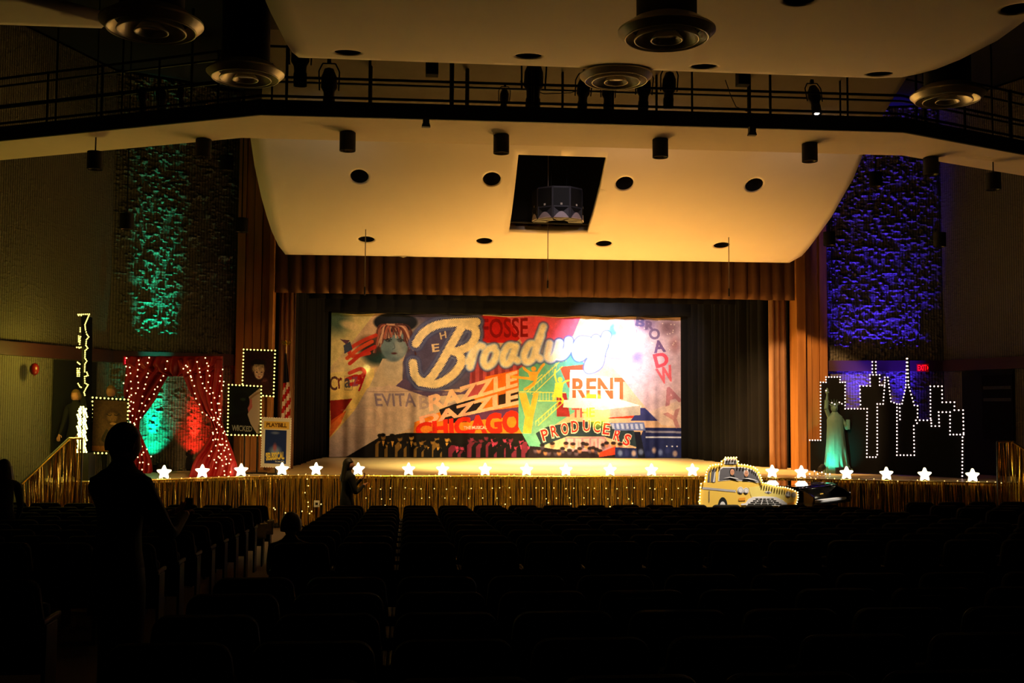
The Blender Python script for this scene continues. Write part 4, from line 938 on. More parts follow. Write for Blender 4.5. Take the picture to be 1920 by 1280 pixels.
bd = empty('painted_backdrop', (2.9, 32, ZD), 0, 'wide painted backdrop collage of musical lettering with a large cream script word', 'backdrop')
def folds(U, V):
    k = np.clip((V-.35)/.6, 0, 1); rs = np.random.RandomState(5); d = np.zeros_like(U)
    for _ in range(22):
        f = rs.uniform(20, 120); d += np.sin(U*f*2+rs.uniform(0, 6.3)+.6*V)*rs.uniform(.2, 1)/(f/20)
    m = .35+np.exp(-((U-.14)/.12)**2)+.9*np.exp(-((U-.93)/.09)**2)+.4*np.exp(-((U-.35)/.1)**2)
    return d*.045*k*m+.004*d, (-.03*np.sin(U*PI*7)**2*(V < .02)*1.0)
q = [aY(621.5, 586.5, 32)-Vector((2.9, 32, ZD)), aY(1276.5, 594.5, 32)-Vector((2.9, 32, ZD))]
q[0].z = q[1].z = 5.14-ZD
bq = [q[0], q[1], Vector((q[1].x, 0, .015)), Vector((q[0].x, 0, .015))]
art_sheet('cloth', backdrop(), *bq, 1150, 480, bd, folds)
MB().tube((q[0].x, 0.03, q[0].z+.02), (q[1].x, .03, q[1].z+.02), .025).build('batten', M_PIPE, bd)
for i in range(7):
    x = q[0].x+.2+(q[1].x-q[0].x-.4)*i/6; MB().tube((x, .03, q[0].z), (x, .03, 9.2-ZD), .005).build('suspension_line', M_PIPE, bd)

# ------------------------------------------------------------------ taxi cut-out
def board(name, loc, label, cat): return empty(name, loc, 0, label, cat)
TY = 18.85; TX0 = aY(1405, 900, TY); t0 = Vector((TX0.x, TY, 0))
def tp(x, y, k=0):                      # zoom coordinates of the cut-out -> board plane
    p = aY(1300+x/8.727, 840+y/8.727, TY); return Vector((p.x-t0.x, -k*.0022, p.z))
tx = board('taxi_cutout', t0, 'flat yellow taxi cut-out board edged with little lights, standing before the stage', 'display board')
OUT = [(95, 950), (100, 800), (110, 640), (120, 580), (180, 545), (200, 430), (225, 350), (270, 290), (360, 265), (455, 262), (455, 215), (505, 180), (520, 150), (700, 150), (730, 215), (735, 262), (880, 275), (980, 305), (1040, 350), (1090, 440), (1130, 560), (1250, 590), (1380, 625), (1500, 640), (1620, 675), (1700, 720), (1705, 800), (1690, 880), (1660, 960), (1650, 1400), (1100, 1500), (500, 1500), (480, 1560), (380, 1560), (150, 1400), (100, 1100)]
MB().prism([tp(*p) for p in OUT], (0, .02, 0)).build('board', mat('taxi_yellow_print', (1, .80, .36), .55, noise=.04), tx)
lay = MB(); Y_, W_, G_, K_, O_, S2 = 0, 1, 2, 3, 4, 5
LM = [mat('light_yellow_print', (1, .87, .50), .6), mat('white_print', (.93, .90, .93), .6), mat('grey_print', (.40, .38, .42), .6), mat('black_print', (.08, .08, .09), .6), mat('orange_print', (.95, .62, .18), .6), mat('skin_print', (.85, .60, .50), .6)]
def lp(pts, mi, k=1): lay.prism([tp(x, y, k) for x, y in pts], (0, .001, 0), mi)
def el(cx, cy, rx, ry, mi, k, n=20): lp([(cx+rx*math.cos(2*PI*i/n), cy+ry*math.sin(2*PI*i/n)) for i in range(n)], mi, k)
lp([(900, 640), (1240, 600), (1460, 660), (1500, 720), (1480, 900), (1300, 800), (950, 800)], 0)
lp([(405, 540), (420, 340), (480, 305), (800, 305), (960, 340), (1040, 400), (1115, 570), (800, 535), (600, 520)], 1, 1); lp([(425, 525), (440, 350), (490, 320), (800, 322), (950, 355), (1020, 410), (1085, 548), (800, 515), (600, 500)], 2, 2)
lp([(230, 555), (245, 400), (270, 350), (270, 555)], 2, 1); lp([(282, 555), (300, 350), (365, 325), (360, 555)], 2, 1); lp([(320, 555), (345, 400), (362, 380), (345, 555)], 1, 2)
lp([(700, 330), (800, 345), (850, 380), (760, 400), (700, 380)], 1, 2.5) if False else None
for cx, cy in ((635, 390), (865, 415)):
    el(cx, cy-12, 42, 58, 3 if cx == 635 else 1, 3); el(cx, cy, 34, 52, 5, 4); lp([(cx-60, cy+110), (cx-30, cy+50), (cx+30, cy+50), (cx+60, cy+110)], 3, 3)
    for s in (-1, 1): el(cx+s*12, cy-8, 5, 3, 3, 5)
    lp([(cx-12, cy+22), (cx+12, cy+22), (cx+6, cy+30), (cx-6, cy+30)], 4, 5)
for a in (((490, 490), (600, 465), (700, 485), (760, 515), (700, 500), (600, 480)), ((800, 490), (900, 485), (1000, 510), (1080, 550), (980, 520), (880, 500))): lp(a, 1, 5)
for i in range(26):
    x = 135+i*21.5; y = 632+i*2; lp([(x, y), (x+11, y+1), (x+11, y+18), (x, y+17)], 1, 1); lp([(x+11, y+18), (x+21, y+19), (x+21, y+38), (x+11, y+37)], 1, 1)
    lp([(x+11, y+1), (x+21, y+2), (x+21, y+19), (x+11, y+18)], 2, 1); lp([(x, y+17), (x+11, y+18), (x+11, y+37), (x, y+36)], 2, 1)
for cx, cy, r in ((770, 688, 52), (862, 695, 46), (1550, 752, 44), (1645, 762, 42)): el(cx, cy, r, r*1.12, 1, 2); el(cx, cy, r*.75, r*.85, 2, 3); el(cx, cy, r*.66, r*.76, 1, 4)
lp([(1160, 715), (1225, 698), (1290, 720), (1225, 745)], 1, 2); lp([(1195, 718), (1225, 708), (1255, 720), (1225, 732)], 2, 3)
lp([(740, 815), (850, 805), (850, 855), (740, 860)], 4, 2)
gr = [(850, 900), (900, 830), (980, 795), (1150, 785), (1350, 795), (1450, 840), (1530, 900), (1535, 960), (1440, 950), (1420, 1000), (1390, 940), (950, 940), (915, 1000), (870, 940)]
lp(gr, 1, 2)
for i in range(4):
    y = 822+i*28; x0, x1 = 1010-i*42, 1320+i*42
    for j in range(5): a = x0+(x1-x0)*j/5+7; b = x0+(x1-x0)*(j+1)/5-7; lp([(a, y), (b, y), (b, y+15), (a, y+15)], 3, 3)
lp([(780, 905), (860, 895), (870, 930), (780, 930)], 1, 3); lp([(1540, 900), (1650, 880), (1645, 920), (1545, 930)], 4, 2)
el(480, 950, 78, 150, 3, 2); el(478, 965, 50, 95, 1, 3); el(478, 970, 26, 50, 2, 4)
lp([(100, 1010), (400, 1030), (400, 1060), (100, 1040)], 1, 2)
for i in range(9): lp([(250, 700+i*20), (268, 702+i*20), (268, 714+i*20), (250, 712+i*20)], 2, 2)
lp([(505, 262), (510, 190), (525, 168), (695, 168), (712, 200), (712, 262)], 1, 1); lp([(528, 200), (700, 200), (700, 205), (528, 203)], 2, 2); lp([(525, 205), (705, 207), (705, 262), (522, 262)], 2, 2)
pf = lay.build('printed_picture', LM, tx)
text_mesh('roof_sign_number', '1355', tp(585, 255, 4), tp(665, 255, 4)-tp(585, 255, 4), tp(585, 212, 4)-tp(585, 255, 4), LM[1], tx)
text_mesh('roof_sign_word', 'TAXI', tp(545, 195, 4), tp(680, 195, 4)-tp(545, 195, 4), tp(545, 172, 4)-tp(545, 195, 4), LM[4], tx)
MB().box((0, .25, .3), (.5, .04, .6)).box((0, .25, .02), (.7, .4, .03)).tube((0, .03, .9), (0, .26, .3), .015).build('stand', M_BLACK, tx)
P_ = [tp(x, y, 6)+Vector((0, -.008, 0)) for x, y in OUT[:29]]
bulbs(tx, along([P_[i] for i in range(len(P_))], .052), .0125, M_BULBG)

# ------------------------------------------------------------------ grand piano
kd = Vector((.72, .69, 0)).normalized(); bdv = Vector((-kd.y, kd.x, 0))     # along the keys, towards the tail
kc = aZ(1540, 935, .81); kc = Vector((kc.x, kc.y, 0))
pn = empty('grand_piano', kc, 0, 'glossy black closed grand piano on the floor before the stage, keyboard open', 'piano')
def pp(a, b, z): q = kd*a+bdv*b; return (q.x, q.y, z)
otl = [(-.74, .05), (.74, .05), (.74, .75), (.66, 1.0), (.42, 1.22), (.1, 1.36), (-.2, 1.56), (-.45, 1.66), (-.68, 1.6), (-.74, 1.45)]
MB().prism([pp(a, b, .70) for a, b in otl], (0, 0, .30)).build('case', M_PIANO, pn, bevel=.012)
MB().prism([pp(a*1.015, .30+(b-.30)*1.012 if b > .3 else .30, 1.005) for a, b in otl], (0, 0, .022)).build('lid', M_PIANO, pn, bevel=.006)
MB().prism([pp(a, b, 1.004) for a, b in ((-.745, .1), (.745, .1), (.745, .3), (-.745, .3))], (0, 0, .018)).build('lid_flap', M_PIANO, pn, bevel=.005)
MB().prism([pp(a, b, .70) for a, b in ((-.74, -.22), (.74, -.22), (.74, .06), (-.74, .06))], (0, 0, .05)).build('key_bed', M_PIANO, pn, bevel=.006)
for s in (-1, 1): MB().prism([pp(s*.70, b, z) for b, z in ((-.22, .74), (-.22, .86), (-.12, .92), (.06, .98), (.06, .74))], tuple(kd*s*.05)).build('key_cheek', M_PIANO, pn, bevel=.005)
MB().prism([pp(a, b, .755) for a, b in ((-.61, -.19), (.61, -.19), (.61, .0), (-.61, .0))], (0, 0, .035)).build('white_keys', M_KEYS, pn)
mb = MB()
for i in range(51):
    if i % 7 in (2, 6): continue
    a = -.61+(i+1)*.02346; mb.prism([pp(a-.006, -.11, .79), pp(a+.006, -.11, .79), pp(a+.006, .0, .79), pp(a-.006, .0, .79)], (0, 0, .012))
mb.build('black_keys', M_PIANO, pn)
MB().prism([pp(-.69, .0, .79), pp(-.69, .04, .97), pp(-.69, .06, .97), pp(-.69, .02, .79)], tuple(kd*1.38)).build('fallboard', M_PIANO, pn)
MB().prism([pp(-.06, -.005, .86), pp(.06, -.005, .86), pp(.06, -.001, .88), pp(-.06, -.001, .88)], tuple(-bdv*.006)).build('name_badge', M_GOLD, pn)
for a, b in ((-.62, .25), (.62, .25), (-.38, 1.4)):
    q = Vector(pp(a, b, 0)); MB().tube(q+Vector((0, 0, .07)), q+Vector((0, 0, .70)), .04, 10, .065).tube(q+Vector((0, 0, .0)), q+Vector((0, 0, .07)), .025).build('leg', M_PIANO, pn, smooth=True)
q = Vector(pp(0, .2, 0)); pn.scale = (1.04, 1.04, 1.04)
light('SPOT', 'added_keyboard_spot', (8.6, 17.7, 6.4), 2200, (1, .92, .85), kc+Vector((0, 0, .8)), .03, 9, .6)  # unseen narrow spot added to whiten the piano keys
MB().box(q+Vector((0, 0, .16)), (.3, .08, .1), math.atan2(kd.y, kd.x)).tube(q+Vector((-.1, 0, .2)), q+Vector((-.1, 0, .7)), .015).tube(q+Vector((.1, 0, .2)), q+Vector((.1, 0, .7)), .015).build('pedal_lyre', M_PIANO, pn)

# ------------------------------------------------------------------ city skyline in bulbs (right)
A1 = aZ(1519, 885, ZD); A1 = Vector((A1.x, A1.y, 0)); q = aZ(1807, 899, ZD); B1 = Vector((q.x, q.y, 0))
A1 = Vector((aY(1519, 880, 25.0).x, 25.0, 0)); B1 = Vector((aY(1807, 899, 22.15).x, 22.15, 0))
kx = (B1-A1).normalized(); kn = Vector((kx.y, -kx.x, 0))
sk = empty('skyline_cutout', (A1.x, A1.y, ZD), 0, 'black city skyline cut-out outlined in white bulbs at the right of the stage', 'display board')
def sp3(x, y, o=.0):
    p = aPl(1510+x/4.923, 660+y/4.923, A1, B1); p = p-Vector((A1.x, A1.y, ZD))+kn*o; return p
env = [(45, 812), (145, 812), (145, 278), (195, 278), (195, 230), (325, 230), (325, 278), (372, 278), (372, 522), (500, 522), (508, 312), (603, 312), (600, 210), (622, 210), (622, 88), (655, 88), (655, 210), (690, 210), (690, 305), (730, 305), (735, 232), (770, 232), (795, 455), (850, 478), (890, 478), (930, 325), (932, 60), (958, 60), (965, 325), (1010, 490), (1045, 495), (1045, 628), (1155, 628), (1155, 315), (1270, 315), (1270, 462), (1385, 462), (1385, 535), (1470, 535), (1472, 790)]
pts = [sp3(*p) for p in env]; e1, e0 = pts[-1].copy(), pts[0].copy(); e1.z = .02; e0.z = .02
from mathutils.geometry import tessellate_polygon
pts = pts+[e1, e0]; tri = tessellate_polygon([[Vector(((p.x*kx.x+p.y*kx.y), p.z, 0)) for p in pts]])
mb = MB().add([p-kn*.0 for p in pts]+[p-kn*.02 for p in pts], [t for t in tri]+[tuple(i+len(pts) for i in t[::-1]) for t in tri]+[(i, (i+1) % len(pts), (i+1) % len(pts)+len(pts), i+len(pts)) for i in range(len(pts))])
mb.build('board', mat('black_board', (.035, .035, .035), .9, spec=.1), sk)
lines = [[(45, 812), (145, 812), (145, 278), (195, 278), (195, 230), (325, 230), (325, 278), (372, 278), (372, 522), (575, 522), (572, 968), (655, 968), (668, 945), (668, 478), (722, 478), (735, 320)],
         [(513, 484), (508, 312), (603, 312), (600, 210), (690, 210), (690, 305), (735, 305)], [(622, 186), (622, 90)], [(655, 186), (655, 90)],
         [(738, 282), (738, 232), (766, 232), (795, 455), (850, 478), (850, 950), (1010, 950), (1005, 680), (1035, 655), (1025, 628), (1165, 628), (1168, 682), (1240, 682), (1235, 553), (1340, 553), (1340, 760), (1465, 760)],
         [(875, 480), (878, 620)], [(897, 475), (930, 325), (962, 325), (1010, 490), (1040, 495), (1040, 600)], [(932, 300), (940, 60)], [(955, 300), (946, 60)],
         [(1160, 610), (1158, 315), (1265, 315), (1268, 462), (1380, 462), (1380, 535), (1460, 535), (1465, 745)], [(1455, 785), (1452, 1175)]]
P_ = []
for l in lines: P_ += along([sp3(x, y, .02) for x, y in l], .075)
bulbs(sk, P_, .0155, M_BULBW)

# ------------------------------------------------------------------ robed statue
sx = aY(1568, 884, 24.3)
o = empty('robed_statue', (sx.x, 24.3, ZD), 0, 'green robed statue raising a torch, standing before the black skyline cut-out', 'statue')
def statue_body():
    mb = MB(); n = 40; rr = random.Random(2); prf = [(0, .27, .22), (.12, .25, .20), (.35, .225, .18), (.6, .205, .165), (.85, .19, .15), (1.0, .18, .14), (1.12, .185, .13), (1.22, .16, .115), (1.28, .09, .075), (1.34, .05, .05)]
    vs = []
    for z, a, b in prf:
        for i in range(n):
            t = 2*PI*i/n; f = 1+(.16*abs(math.sin(6*t+z*2.6))+.07*math.sin(17*t-z*3)-.05)*max(0, 1-z/1.25); sl = .05*(z-.6)
            vs.append((a*f*math.cos(t)-sl*.5, b*f*math.sin(t), .14+z*.92))
    fs = [(k*n+i, k*n+(i+1) % n, (k+1)*n+(i+1) % n, (k+1)*n+i) for k in range(len(prf)-1) for i in range(n)]+[tuple(range(n-1, -1, -1))]
    return mb.add(vs, fs)
b = statue_body()
b.ball((-.03, -.01, 1.44), (.075, .085, .10), 16, 12)
b.ball((-.03, -.09, 1.435), (.014, .02, .022), 8, 6)
b.path([(-.14, 0, 1.22), (-.22, -.02, 1.42), (-.21, -.02, 1.62)], .045, 12); b.tube((-.21, -.02, 1.60), (-.20, -.03, 1.70), .03, 10, .024)
b.path([(.13, 0, 1.2), (.22, -.04, 1.05), (.2, -.14, 1.0)], .045, 12)
b.build('figure', M_STATUE, o, smooth=True)
MB().lathe((-.2, -.03, 1.66), [(.015, 0), (.02, .1), (.045, .13), (.04, .15), (.01, .15)], 14).ball((-.2, -.03, 1.84), (.03, .03, .05), 10, 8).build('torch', M_STATUE, o, smooth=True)
mb = MB().lathe((-.03, 0, 1.48), [(.07, 0), (.082, .01), (.082, .035), (.07, .04)], 20)
for k in range(7):
    a = PI*(k+.5)/7; mb.tube((-.03+.075*math.cos(a), -.0, 1.51+.03*math.sin(a)), (-.03+.16*math.cos(a), 0, 1.51+.14*math.sin(a)), .010, 5, .002)
mb.build('spiked_crown', M_STATUE, o)
MB().box((.23, -.13, 1.08), (.05, .13, .22)).build('tablet', M_STATUE, o, bevel=.01)
MB().prism([(-.30, -.22, 0), (.30, -.22, 0), (.30, .22, 0), (-.30, .22, 0)], (0, 0, .10)).prism([(-.25, -.18, .10), (.25, -.18, .10), (.25, .18, .10), (-.25, .18, .10)], (0, 0, .05)).build('plinth', M_STATUE, o, bevel=.01)
bulbs(o, [Vector(p) for p in ((-.12, -.1, 1.56), (-.06, -.11, 1.53), (.05, -.11, 1.57), (.11, -.1, 1.54), (-.24, -.07, 1.83))], .014, M_BULBW, 'fairy_bulb')
MB().box((.04, -.30, .07), (.34, .06, .14)).build('front_sign', M_BLACK, o, bevel=.005)
for i, (x, y, zz) in enumerate(((1527, 884, .1), (1541, 886, .09), (1518, 889, .04), (1533, 889, .03), (1548, 889, .03), (1556, 892, .02))):
    p = aY(x, y, 23.2 if i < 6 else 22); p.z = max(p.z, ZD+.03); c = empty('candle_light', (p.x, p.y, ZD), 0, ['taller left candle light by the statue base', 'taller right candle light by the statue base', 'leftmost short candle light near the statue', 'second short candle light near the statue', 'third short candle light near the statue', 'rightmost tiny candle light near the statue'][i], 'candle', 'little lights by the statue')
    MB().tube((0, 0, 0), (0, 0, max(p.z-ZD, .02)), .008).build('stem', M_WHITE, c); MB().ball((0, 0, p.z-ZD+.01), .016).build('bulb', M_BULBW, c, smooth=True)

# ------------------------------------------------------------------ coloured uplights
def uplight(px, Y, tgt, col, power, label, ang=34, blend=.6, lens=(0, 1, .7), size=.02):
    p = aY(px, 880, Y); p.z = ZD; o = empty('uplight', p, 0, label, 'stage light', 'coloured uplights')
    d = (Vector(tgt)-p-Vector((0, 0, .16))).normalized()
    c = Vector((0, 0, .14)); MB().tube(c-d*.10, c+d*.06, .06, 16, .07).build('housing', M_BLACK, o, smooth=True)
    MB().tube(c+d*.055, c+d*.062, .058, 16).build('lens', mat('lens_%d%d%d' % tuple(int(v*9) for v in col), (1, 1, 1), .3, emit=1.5, ecol=col), o)
    MB().path([(-.08, 0, .14), (-.08, 0, .01), (.08, 0, .01), (.08, 0, .14)], .008).build('bracket', M_PIPE, o)
    light('SPOT', 'uplight_beam', p+c+d*.09, power, col, tgt, size, ang, blend)
def wt(px, py, W):
    a, A, B = wp(px, W); q = aPl(px, py, A, B); return q
def wall_uplight(px, W, out, col, power, label, zt=4.6, ang=30, low=0, zl=1.9, lang=46, L=.66):
    p, A_, B_ = wp(px, W); d = (B_-A_).normalized(); n = Vector((d.y, -d.x))*out; q = p+n*L
    o = empty('uplight', (q.x, q.y, ZD), 0, label, 'stage light', 'coloured uplights'); c = Vector((0, 0, .14)); tgt = Vector((p.x, p.y, zt)); dd = (tgt-Vector((q.x, q.y, ZD+.14))).normalized()
    MB().tube(c-dd*.10, c+dd*.06, .06, 16, .07).build('housing', M_BLACK, o, smooth=True)
    MB().tube(c+dd*.055, c+dd*.062, .058, 16).build('lens', mat('lens_%d%d%d' % tuple(int(v*9) for v in col), (1, 1, 1), .3, emit=1.5, ecol=col), o)
    MB().path([(-.08, 0, .14), (-.08, 0, .01), (.08, 0, .01), (.08, 0, .14)], .008).build('bracket', M_PIPE, o)
    s_ = Vector((q.x, q.y, ZD+.14))+dd*.09
    light('SPOT', 'uplight_beam', s_, power, col, tgt, .02, ang, 1)
    if low:
        q2 = p+n*.30; l2 = Vector((q2.x, q2.y, ZD+.2))
        o2 = empty('uplight', (q2.x, q2.y, ZD), 0, label.replace('uplight', 'uplight pressed close to the wall,', 1), 'stage light', 'coloured uplights')
        MB().tube((0, 0, .02), (0, 0, .16), .05, 16, .06).build('housing', M_BLACK, o2, smooth=True); MB().box((0, 0, .01), (.14, .12, .02)).build('base_plate', M_BLACK, o2)
        light('SPOT', 'uplight_beam', l2, low, col, (p.x, p.y, zl), .02, lang, 1); light('SPOT', 'uplight_beam', l2, low*.12, col, (p.x, p.y, ZD+.9), .02, 80, 1)
wall_uplight(288, WL, -1, (0, 1, .55), 3600, 'green uplight at the foot of the left wall', 4.1, 20, 1500, 2.3, 26)
wall_uplight(366, WL, -1, (1, .02, .01), 1, 'red uplight at the foot of the left wall', 3.6, 30, 900, 2.1, 24)
wall_uplight(1610, WR, 1, (.05, .02, 1), 4800, 'left blue uplight behind the skyline cut-out', 4.8, 32, 420, 3.0, 50)
wall_uplight(1690, WR, 1, (.05, .02, 1), 4000, 'right blue uplight behind the skyline cut-out', 4.8, 28, 420, 3.0, 40)
uplight(1541, 23.75, (sx.x, 24.25, ZD+.45), (0, 1, .66), 90, 'small green uplight aimed at the robed statue', 80, 1)
light('SPOT', 'wall_wash', (-6.3, 18.6, .5), 12, (1, .8, .22), (-7.9, 19.9, 5), .1, 60, 1)
light('SPOT', 'wall_wash', (12.4, 18.3, 2.6), 14, (1, .8, .6), (14.2, 19.4, 4.2), .05, 36, .6)

# ------------------------------------------------------------------ red satin drapes with lights
DY = 22.75
DA = Vector((aY(236, 880, 22.55).x, 22.55, 0)); DB = Vector((aY(418, 890, 22.9).x, 22.9, 0))
def dp(x, y, o=0):                      # zoom (3.556x, origin 220,600)
    p = aPl(220+x/3.556, 600+y/3.556, DA, DB); return p-Vector((0, o, 0))
dr = empty('draped_archway', (DA.x, DA.y, ZD), 0, 'red satin drapes tied back in an archway frame, covered in fairy lights', 'drapes'); D0 = Vector((DA.x, DA.y, ZD))
def swag(name, rows, k, seed):          # rows: (y, xl, xr)
    rr = random.Random(seed); n = 36; vs = []
    for (y, a, b) in rows:
        for i in range(n+1):
            t = i/n; w_ = abs(b-a)
            vs.append(dp(a+(b-a)*t, y, .05+.035*math.sin(t*k*2*PI+.02*y)+.02*math.sin(t*k*5+y*.03))-D0)
    m = len(rows); o = MB().add(vs, [(j*(n+1)+i, j*(n+1)+i+1, (j+1)*(n+1)+i+1, (j+1)*(n+1)+i) for j in range(m-1) for i in range(n)]).build(name, M_RED, dr)
    o.data.polygons.foreach_set('use_smooth', [True]*len(o.data.polygons)); o.modifiers.new('t', 'SOLIDIFY').thickness = .006
def rowsm(keys, k=5):
    out = []
    for (y0, a0, b0), (y1, a1, b1) in zip(keys, keys[1:]):
        for j in range(k):
            t = j/k; out.append((y0+(y1-y0)*t, a0+(a1-a0)*t, b0+(b1-b0)*t))
    return out+[keys[-1]]
swag('left_drape', rowsm([(245, 62, 400), (330, 60, 385), (385, 58, 335), (450, 50, 300), (520, 48, 262), (600, 70, 205), (670, 88, 155), (725, 100, 150), (790, 110, 172), (860, 105, 200), (930, 95, 228), (1005, 85, 238), (1020, 120, 225)]), 5, 1)
swag('right_drape', rowsm([(262, 400, 702), (340, 430, 706), (390, 450, 708), (460, 480, 706), (530, 515, 702), (600, 560, 700), (660, 620, 700), (720, 645, 715), (800, 600, 740), (870, 560, 770), (900, 535, 780), (960, 505, 800), (1050, 480, 815)]), 5, 2)
swag('top_swag', rowsm([(240, 60, 704), (290, 60, 704), (345, 160, 620), (375, 330, 455)]), 7, 3)
for x in (66, 700):
    a = dp(x, 250)-D0; MB().tube((a.x, a.y+.03, 0.0), (a.x, a.y+.03, a.z+.02), .02).build('frame_post', M_PIPE, dr)
a, b = dp(62, 245)-D0, dp(704, 260)-D0; MB().tube(a+Vector((0, .03, 0)), b+Vector((0, .03, 0)), .02).build('frame_bar', M_PIPE, dr)
def dlights(name, strands, label, step, seed):
    rr = random.Random(seed); P_ = []; wires = []
    for s in strands:
        q = [p+Vector((0, -.015, 0)) for p in along([dp(x, y, .13) for x, y in s], step)]; q = [p+Vector((rr.uniform(-.02, .02), rr.uniform(-.01, .01), rr.uniform(-.03, .03))) for p in q]; P_ += q; wires.append(q)
    o0 = P_[0].copy(); o = empty(name, o0, 0, label, 'string lights', 'fairy light strings'); mb = MB()
    for q in wires: mb.path([p-o0 for p in q], .002, 4)
    mb.build('wire', M_WIRE, o); bulbs(o, [p-o0 for p in P_], .0135, M_BULBG)
dlights('string_lights', [[(78, 260), (70, 360), (60, 420), (90, 520), (85, 640), (120, 715)], [(155, 260), (150, 380), (145, 450), (120, 540), (118, 640), (125, 730)], [(225, 243), (215, 350), (190, 460), (170, 560), (135, 660)], [(345, 283), (318, 370), (280, 440), (250, 500), (205, 560), (165, 640)], [(100, 310), (105, 400), (110, 500), (105, 600)],
                          [(130, 740), (140, 830), (130, 900), (108, 960)], [(145, 765), (178, 830), (230, 900), (213, 962)], [(150, 850), (152, 910), (180, 990)], [(180, 870), (178, 940)], [(95, 690), (130, 700), (128, 740)]],
        'cascading fairy lights over the left red drape', .13, 1)
dlights('string_lights', [[(460, 295), (455, 330), (500, 375), (515, 440), (540, 520), (575, 605), (640, 660)], [(535, 285), (550, 330), (570, 385), (585, 460), (625, 500), (640, 590), (680, 660)], [(595, 257), (615, 310), (620, 410), (645, 480), (690, 590), (690, 700)], [(712, 340), (690, 400), (720, 410), (690, 510), (690, 600)], [(478, 305), (500, 375)],
                          [(640, 640), (675, 690), (650, 760), (700, 820), (680, 900), (665, 980)], [(690, 650), (675, 740), (715, 745), (710, 830), (735, 900), (740, 955)], [(645, 750), (660, 840), (620, 900), (700, 940), (725, 1035)], [(725, 740), (730, 800), (755, 890), (760, 960), (750, 1045)], [(650, 650), (690, 670), (700, 710)], [(660, 800), (720, 850), (690, 910)]],
        'cascading fairy lights over the right red drape', .11, 2)
o = empty('floor_speaker', aZ(330, 886, ZD)+Vector((0, 1.0, 0)), 0, 'small black box speaker on the floor behind the archway', 'loudspeaker')
MB().box((0, 0, .22), (.36, .3, .44), taper=.94).build('cabinet', M_BLACK, o, bevel=.015); MB().box((0, -.155, .22), (.3, .01, .36)).build('grille', M_PIPE, o)

# ------------------------------------------------------------------ bulb framed posters
def poster(name, px, Y, art, label, stand=True, frame_bulbs=True, br=.017, step=.075, bm=None, fm=None, wide=.03, depth=.04):
    q = [aY(x, y, Y) for x, y in px]                    # TL TR BR BL
    c = Vector(((q[2].x+q[3].x)/2, Y, ZD)); q = [p-c for p in q]
    o = empty(name, c, 0, label, 'poster')
    MB().prism(q, (0, depth, 0)).build('backing_board', fm or mat('black_board', (.035, .035, .035), .9), o)
    cen = sum(q, Vector())/4; qi = [cen+(p-cen)*.93 for p in q]; qi = [p+Vector((0, -.004, 0)) for p in qi]
    if art is not None: art_sheet('poster_print', art, qi[0], qi[1], qi[2], qi[3], 90, 130, o)
    if frame_bulbs:
        pts = along([p+Vector((0, -.015, 0)) for p in (q+[q[0]])], step)[:-1]; bulbs(o, pts, br, bm or M_BULBY)
    if stand:
        zb = min(q[2].z, q[3].z); MB().tube((0, depth+.02, 0), (0, depth+.02, zb+.4), .018).box((0, depth+.05, .01), (.4, .3, .02)).build('stand', M_PIPE, o)
    return o
def portrait():
    A = Art(0, 0, 62, 88, 3, (.16, .07, .09)); A.ell(30, 36, 16, 15, (.62, .52, .42), 1, .5); A.ell(30, 24, 19, 9, (.10, .07, .08), 1, .3)
    A.ell(32, 44, 11, 15, (.78, .64, .56), 1, .2)
    for k in range(7): A.stroke([(22+k*3, 28), (19+k*3.6, 36), (20+k*3.7, 40)], 2.2, (.72, .62, .48), .9)
    for s in (-1, 1): A.ell(32+s*5, 43, 2.2, 1.3, (.1, .08, .1))
    A.ell(32, 53, 3, 1.2, (.5, .15, .15)); A.ell(45, 62, 9, 9, (.5, .3, .28), .7, .8); A.poly([(15, 70), (50, 60), (58, 88), (8, 88)], (.2, .08, .08), .8); A.noise(.2, 7); return A
def two():
    A = Art(0, 0, 64, 95, 3, (.05, .07, .06)); A.poly([(40, 20), (64, 0), (64, 95), (58, 95), (36, 62), (44, 40)], (.62, .55, .50)); A.poly([(36, 25), (46, 20), (48, 40), (40, 52), (38, 40)], (.62, .34, .34))
    A.ell(25, 30, 18, 20, (.03, .04, .04)); A.ell(28, 25, 8, 4, (.16, .22, .16), .8, .5); A.poly([(0, 60), (36, 50), (52, 95), (0, 95)], (.03, .03, .03)); A.stroke([(44, 22), (54, 14), (62, 10)], 4, (.5, .4, .3))
    A.text('WICKED', [(6, 78), (48, 80), (48, 91), (6, 90)], (.55, .55, .52)); return A
def programme():
    A = Art(0, 0, 59, 96, 4, (.80, .76, .66)); A.poly([(2, 4), (57, 4), (57, 20), (2, 20)], (.80, .64, .26)); A.text('PLAYBILL', [(7, 7), (52, 7), (52, 16), (7, 16)], (.36, .24, .08), 1, .05)
    A.poly([(5, 22), (52, 22), (52, 92), (5, 92)], (.10, .16, .34)); A.ell(28, 66, 17, 14, (.50, .58, .68), .9, .7); A.ell(27, 28, 12, 4, (.5, .55, .65), .6, .6)
    A.ell(27, 58, 6, 12, (.62, .3, .32), .8, .7); A.text('SEUSSICAL', [(7, 70), (48, 66), (48, 82), (9, 86)], (.84, .74, .30), 1, .05); A.text('THE MUSICAL', [(28, 86), (48, 85), (48, 88), (28, 89)], (.7, .7, .6)); return A
